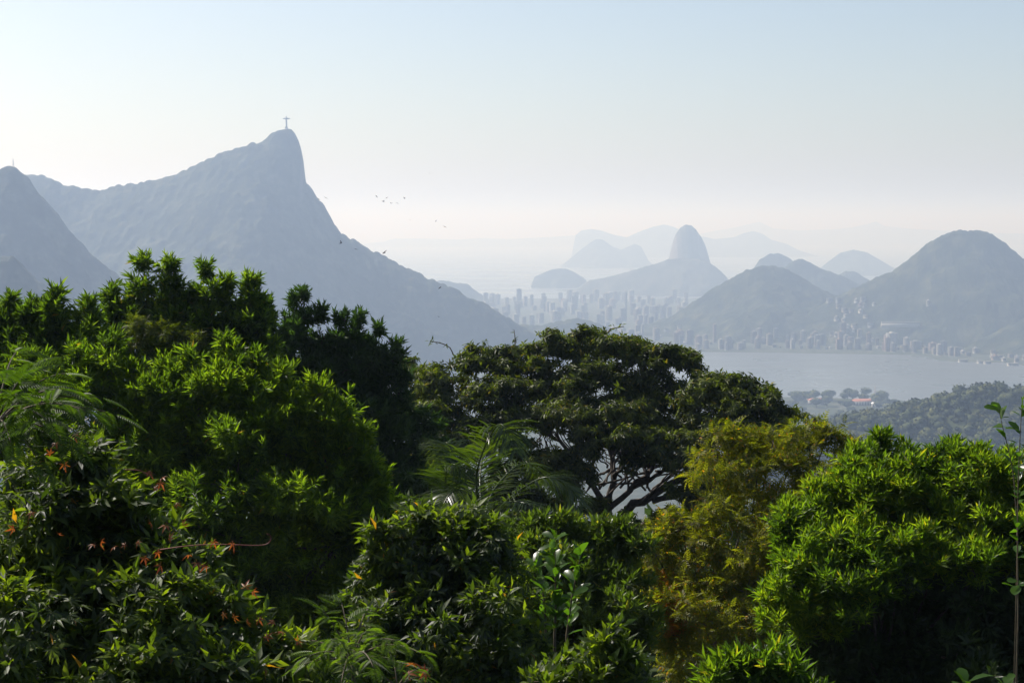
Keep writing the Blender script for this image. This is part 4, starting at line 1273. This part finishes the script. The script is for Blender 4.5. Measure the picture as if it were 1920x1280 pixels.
# ------------------------------------------------------------------ hedge, sapling, small shrubs
HE = [(960, 1000, 26), (995, 998, 26), (1035, 1000, 28), (1080, 1008, 28), (1120, 1012, 28), (1160, 1015, 28), (1195, 1025, 24), (975, 1045, 45), (1040, 1055, 50), (1110, 1060, 50), (1170, 1070, 42), (1000, 1120, 60), (1080, 1130, 60), (1160, 1140, 55), (1040, 1200, 65), (1130, 1210, 65), (1010, 1270, 70), (1200, 1180, 40)]
tree('shrub', 'dense hedge-like shrub with narrow glossy leaves below the palm', 'bush', HE, 27, 1080, leaf2(0.28), 0.14 * 0.14 * 0.28 * 0.55, 12, ML_HEDGE, 0.07, dict(ROS_B, size=0.14), lai=4.0, lean=0.6, cap=1.3, per=8, lump=0.7)
tree('shrub', 'small bright shrub at the bottom edge under the feathery tree', 'bush', [(1360, 1262, 30), (1400, 1250, 32), (1445, 1255, 32), (1485, 1265, 28), (1380, 1290, 45), (1440, 1295, 45), (1340, 1300, 30), (1500, 1300, 30)], 19, 1410, leaf2(0.22), 0.19 * 0.19 * 0.22 * 0.55, 13, ML_BRIGHT, 0.03,
     dict(ROS_B, size=0.17), lai=2.2, per=6)
tree('shrub', 'low leafy shrub at the bottom edge below the upright sapling', 'bush', [(1105, 1225, 28), (1135, 1200, 22), (1150, 1240, 30), (1185, 1235, 20), (1120, 1270, 38), (1070, 1260, 30), (1165, 1285, 36), (1040, 1290, 36)], 18, 1120, leaf4(0.4), 0.15 * 0.15 * 0.4 * 0.55, 9, ML_VINE, 0.03,
     dict(ROS_B, size=0.15, t1=90, droop=0.15), lai=1.9, per=6)


def sapling(label, Y, stem, nleaf, size, mat, axis_up=0.9, name='sapling', cat='sapling', start=0.15, tm=None, stem_r=0.018):
    PP = smooth_path(px3(stem, Y), 24)
    org_ = np.array([PP[0, 0], Y, float(ground_z(PP[0, 0], Y)) - 0.1])
    PP2 = np.vstack([org_, PP])
    e_ = empty(name, org_, label, cat)
    V_, T_ = tube(PP2, np.concatenate([[stem_r * 1.6], np.linspace(stem_r, stem_r * 0.35, len(PP))]), 6)
    link('stem', mesh_np('stem', V_ - org_, T_), M_TWIG, e_)
    k = (start + (1 - start) * np.linspace(0, 1, nleaf)) * (len(PP) - 1)
    i0 = np.clip(k.astype(int), 0, len(PP) - 2)
    pos = PP[i0] + (PP[i0 + 1] - PP[i0]) * (k - i0)[:, None]
    ph = np.arange(nleaf) * 2.4 + RNG.normal(0, 0.6, nleaf)
    pos = pos + (PP[-1] - PP[0]) * RNG.normal(0, 0.03, (nleaf, 1))
    ax = np.stack([np.cos(ph), np.sin(ph), axis_up + RNG.normal(0, 0.45, nleaf)], -1) + RNG.normal(0, 0.2, (nleaf, 3))
    nr = np.stack([-np.cos(ph) * 0.6, -np.sin(ph) * 0.6, np.ones(nleaf)], -1) + RNG.normal(0, 0.35, (nleaf, 3))
    leaf_parts(e_, org_, [tm], pos, ax, nr, size * RNG.uniform(0.5, 1.2, nleaf), mat)
    return e_, org_


ME_BROAD = mesh_np('broad_leaf', *broad(0.46), True)
ME_OVAL = mesh_np('oval_leaf', *broad(0.62), True)
for k_, (dx_, tp_, n_, lab) in enumerate(((0, 1008, 46, 'upright sapling with broad green leaves, tallest of three before the hedge'), (-28, 1060, 26, 'broad-leaved sapling left of the tallest sapling before the hedge'), (38, 1040, 30, 'broad-leaved sapling right of the tallest sapling before the hedge'))):
    sapling(lab, 20 + 0.3 * k_, [(1040 + dx_ * .6, 1190), (1042 + dx_ * 0.8, 1120), (1040 + dx_ * 1.3, tp_)], n_ + 4, 0.24, ML_BROAD, 0.9, tm=ME_BROAD, start=0.1)
sapling('big-leaved seedling poking out beside the palm base', 21, [(893, 1060), (893, 1010), (897, 980)], 12, 0.2, ML_BROAD, 0.9, tm=ME_OVAL, start=0.3)
# tall thin stem at the right edge
sapling('thin upright stem with round leaves at the right edge', 11.5, [(1909, 1150), (1908, 1000), (1910, 880), (1916, 760)], 40, 0.12, ML_BROAD, 0.55, tm=ME_OVAL, start=0.1, stem_r=0.006)
sapling('thin leaning shoot with round leaves beside the right edge stem', 11.7, [(1908, 1020), (1900, 890), (1880, 800), (1872, 765)], 15, 0.12, ML_BROAD, 0.6, tm=ME_OVAL, start=0.35, stem_r=0.005)
for k_, (px_, lab) in enumerate(((1812, 'large broad-leaved plant at the bottom edge, left of two in the corner'), (1885, 'large broad-leaved plant in the bottom right corner'))):
    sapling(lab, 9 + 0.3 * k_, [(px_, 1420), (px_, 1330), (px_ + 2, 1280)], 14, 0.135, ML_BRIGHT, 0.6, tm=ME_OVAL, start=0.45, stem_r=0.012, name='broad_leaved_plant', cat='plant')

# ------------------------------------------------------------------ vine-covered shrubs with hand-shaped leaves
ME_PALM = [mesh_np('palmate_leaf', *palmate(7, 0.26, 0.4)), mesh_np('palmate_leaf', *palmate(7, 0.3, 0.6)), mesh_np('palmate_leaf', *palmate(5, 0.3, 0.35))]


def vine_shrub(label, lobes_px, Y, base_px, n_parts, size, lai=2.9, red=()):
    lb_ = lobes_world(lobes_px, Y, 0.65, 0.55, 1.9)
    org_ = base_of(lb_, Y, base_px)
    e_ = empty('vine_covered_shrub', org_, label, 'bush')
    lbb, par = bud(lb_, 2)
    P_, D_, I_ = clusters(lbb, 0.16 * 0.16 * 0.32 * 0.55, 10, lai, 0.25, 0.5, 0.8)
    I_ = par[I_]
    trunk_and_limbs(e_, org_, lb_, 0.05, None, None, (P_, I_), 7)
    add_leaves('foliage', e_, leaf4(0.34), rosettes(P_, D_, 10, out=0.8, up=0.3, jit=0.4, t0=20, t1=100, droop=0.25, length=0.2, size=0.15), ML_VINE, org_)
    # hanging hand-shaped leaves: the nearest as single leaves, the rest joined
    Pv, Dv = visible_side(lbb, n_parts * 3)
    ax = Dv * 0.8 + np.array([0, 0, -0.45]) + RNG.normal(0, 0.3, Dv.shape)
    nr = Dv * 0.6 + np.array([0, -0.1, 0.9]) + RNG.normal(0, 0.25, Dv.shape)
    sz = size * RNG.uniform(0.6, 1.15, len(Pv))
    leaf_parts(e_, org_, ME_PALM, Pv[:n_parts], ax[:n_parts], nr[:n_parts], sz[:n_parts], ML_VINE)
    r_ = slice(n_parts, None)
    add_leaves('foliage', e_, palmate(7, 0.26, 0.45), (Pv[r_], ax[r_], nr[r_], sz[r_]), ML_VINE, org_)
    return e_, org_, lb_


VL = [(95, 835, 34), (140, 840, 40), (180, 870, 34), (40, 905, 50), (110, 905, 55), (175, 930, 50), (225, 940, 36), (50, 990, 70), (150, 1000, 70), (240, 1000, 50), (285, 1010, 38), (330, 1040, 44), (370, 1060, 34), (70, 1090, 90), (200, 1090, 85), (310, 1100, 60), (390, 1110, 34),
      (60, 1190, 100), (190, 1190, 100), (310, 1190, 85), (400, 1170, 50), (455, 1170, 34), (500, 1195, 38), (545, 1215, 30), (110, 1280, 100), (260, 1280, 100), (390, 1270, 80), (490, 1260, 60), (570, 1265, 45)]
ev, orgv, lbv = vine_shrub('vine-covered shrub with hand-shaped and reddish leaves in the lower left', VL, 16, 180, 280, 0.16)
VC = [(770, 985, 30), (815, 975, 34), (860, 985, 32), (900, 1000, 30), (735, 1020, 38), (790, 1030, 48), (850, 1035, 50), (915, 1040, 44), (710, 1070, 38), (760, 1085, 50), (830, 1095, 60), (900, 1100, 60), (950, 1080, 40), (695, 1130, 34), (740, 1150, 50), (690, 1180, 34), (820, 1170, 70), (910, 1180, 70), (700, 1230, 45), (770, 1240, 70), (870, 1260, 80), (960, 1230, 60)]
ec, orgc, lbc = vine_shrub('rounded vine-covered shrub with drooping hand-shaped leaves at bottom centre', VC, 20, 840, 200, 0.14)
# red and orange leaves on the left vine
spots = [(105, 830), (278, 885), (305, 895), (290, 915), (300, 905), (282, 980), (310, 985), (190, 1015), (235, 1020), (215, 1025), (295, 1035), (270, 1045), (400, 1015), (435, 1018), (460, 1100), (475, 1108), (500, 1195), (465, 1165), (440, 1155), (385, 1060), (140, 815), (330, 945), (95, 850), (120, 870), (345, 985), (355, 1040), (300, 1060), (260, 1015), (175, 1020), (420, 1150), (530, 1185), (485, 1160), (560, 1200), (110, 1000), (320, 1010), (512, 1165), (370, 1055), (25, 990), (60, 960)]
rp = np.array([at(a, b_, 15.2 - 0.65 * min((b_ - 810) * 16 / F_PX, 1.9) - 0.06 * (k % 5)) for k, (a, b_) in enumerate(spots)])
leaf_parts(ev, orgv, [mesh_np('red_leaf', *palmate(5, 0.3, 0.5))], rp, RNG.normal(size=rp.shape) * 0.6 + np.array([0, -0.3, -0.3]), RNG.normal(size=rp.shape) * 0.5 + np.array([0, -0.6, 0.8]), 0.085 * RNG.uniform(0.7, 1.2, len(rp)), ML_RED, 'red_leaf')
for pts_ in ([(300, 1030), (360, 1022), (420, 1020), (480, 1022), (503, 1018), (508, 1006), (500, 1000)], [(235, 880), (262, 882), (285, 893)]):
    PP = smooth_path(px3(pts_, 14.3), 20)
    V_, T_ = tube(PP, np.linspace(0.006, 0.003, 20), 5)
    link('tendril', mesh_np('tendril', V_ - orgv, T_), M_REDSTEM, ev)

# ------------------------------------------------------------------ fern-like fronds
def fern(label, Y, cpx, tips, base_px, size_w, mat, tm, nper=9):
    cen = at(cpx[0], cpx[1], Y)
    org_ = np.array([px2x(base_px, Y), Y, float(ground_z(px2x(base_px, Y), Y)) - 0.1])
    e_ = empty('feather_leaved_shrub', org_, label, 'shrub')
    V_, T_ = tube(curve(org_, cen, (0.1, 0, 0), 6), np.linspace(0.035, 0.02, 6), 6)
    link('stem', mesh_np('stem', V_ - org_, T_), M_TWIG, e_)
    pos, ax, nr, sz = [], [], [], []
    for (px_, py_, dy_) in tips:
        tip = at(px_, py_, Y + dy_)
        L_ = np.linalg.norm(tip - cen)
        PP = curve(cen, tip, (0, 0, 0.22 * L_), 14)
        V_, T_ = tube(PP, np.linspace(0.012, 0.004, 14), 4)
        link('branch', mesh_np('branch', V_ - org_, T_), M_TWIG, e_)
        tan = norm(np.gradient(PP, axis=0))
        for k in range(nper):
            t = 0.3 + 0.7 * (k + 0.5) / nper
            i = int(t * 13)
            side = norm(np.cross(tan[i], np.array([0, 0, 1.0]))) * (1 if k % 2 else -1)
            pos.append(PP[i]); ax.append(tan[i] * 0.75 + side * 0.8 - np.array([0, 0, 0.15]) + RNG.normal(0, 0.25, 3)); nr.append(np.array([0, -0.15, 1.0]) + RNG.normal(0, 0.4, 3)); sz.append(size_w * RNG.uniform(0.5, 1.15))
        pos.append(PP[-1]); ax.append(tan[-1]); nr.append(np.array([0, -0.1, 1.0])); sz.append(size_w)
    leaf_parts(e_, org_, tm, np.array(pos), np.array(ax), np.array(nr), np.array(sz), mat, 'frond')
    return e_, org_


ME_FERN = [mesh_np('fern_frond', *pinnate(16, l=0.26, leafw=0.19, ang=74, droop=0.25)), mesh_np('fern_frond', *pinnate(15, l=0.28, leafw=0.19, ang=70, droop=0.4))]
fern('feather-leaved branches drooping in from the left edge', 14, (-10, 800),
     [(60, 690, .4), (110, 730, -.3), (30, 660, .8), (160, 770, -.6), (210, 775, .2), (90, 790, -.9), (40, 740, -.6), (-60, 700, 0), (130, 830, -.5), (20, 830, -1), (70, 860, -.6), (185, 745, .5), (0, 700, -.9), (60, 760, .9), (125, 700, .9)], -160, 0.36, ML_FERN, ME_FERN, 10)
fern('fern-like shrub with outspread fronds at the bottom, left of the rounded vine shrub', 14.5, (660, 1240),
     [(600, 1140, 0), (640, 1130, .4), (690, 1180, -.3), (740, 1200, -.6), (790, 1225, -.8), (620, 1200, -.7), (580, 1230, -.5), (700, 1250, -1), (560, 1200, .3), (640, 1280, -1), (760, 1250, -.4), (690, 1140, .7), (540, 1260, -.3)], 655, 0.25, ML_FERN, ME_FERN, 9)
ml = at(640, 1150, 14.2)
# yellow-orange fronds and red shoots among them
ex, ox = fern('small orange-tinged feathery shrub at the bottom edge', 13.6, (745, 1290), [(700, 1262, 0), (780, 1255, -.2), (800, 1268, .2), (740, 1250, .1)], 745, 0.16, ML_ORANGE, ME_FERN, 5)
rp = np.array([at(a, b_, 13.4) for a, b_ in ((772, 1245), (795, 1258), (765, 1262), (800, 1262))])
leaf_parts(ex, ox, [bpy.data.meshes['red_leaf']], rp, RNG.normal(size=rp.shape) + np.array([0, -.3, .4]), np.array([[0, -.6, .8]]) + RNG.normal(0, .2, rp.shape), 0.1, ML_RED, 'red_leaf')

# ------------------------------------------------------------------ woodland on the slope behind and below: reads as one mass
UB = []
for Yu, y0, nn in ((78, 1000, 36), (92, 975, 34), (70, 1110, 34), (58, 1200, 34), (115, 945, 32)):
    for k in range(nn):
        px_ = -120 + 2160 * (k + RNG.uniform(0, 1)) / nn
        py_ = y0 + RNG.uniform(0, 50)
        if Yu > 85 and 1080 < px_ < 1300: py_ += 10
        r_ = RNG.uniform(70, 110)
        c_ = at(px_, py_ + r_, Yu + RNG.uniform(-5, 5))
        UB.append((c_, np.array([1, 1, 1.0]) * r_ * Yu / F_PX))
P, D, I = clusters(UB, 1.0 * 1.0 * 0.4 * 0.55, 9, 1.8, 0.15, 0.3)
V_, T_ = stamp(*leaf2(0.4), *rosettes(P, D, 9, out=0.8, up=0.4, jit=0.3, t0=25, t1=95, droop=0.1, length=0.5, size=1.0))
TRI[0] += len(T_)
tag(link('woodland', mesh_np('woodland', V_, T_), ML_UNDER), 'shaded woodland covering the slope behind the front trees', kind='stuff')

# HAZE
def make_haze():
    m_, nt_, out_ = new_mat('haze_air')
    v = nt_.nodes.new('ShaderNodeVolumePrincipled')
    v.inputs['Color'].default_value = (*HAZE_COLOR, 1)
    v.inputs['Absorption Color'].default_value = (1, 1, 1, 1)
    v.inputs['Density'].default_value = HAZE_DENSITY
    v.inputs['Anisotropy'].default_value = HAZE_G
    nt_.links.new(v.outputs[0], out_.inputs['Volume'])
    x0, x1, y0, y1, z0, z1 = -62000, 62000, -900, 131000, -140, 790
    V_ = [(x0, y0, z0), (x1, y0, z0), (x1, y1, z0), (x0, y1, z0), (x0, y0, z1), (x1, y0, z1), (x1, y1, z1), (x0, y1, z1)]
    F_ = [(3, 2, 1, 0), (4, 5, 6, 7), (0, 1, 5, 4), (1, 2, 6, 5), (2, 3, 7, 6), (3, 0, 4, 7)]
    o_ = link('haze', mesh_np('haze', V_, F_), m_)
    tag(o_, label='pale morning haze filling the valley and the bay', kind='stuff')
    return o_


make_haze()
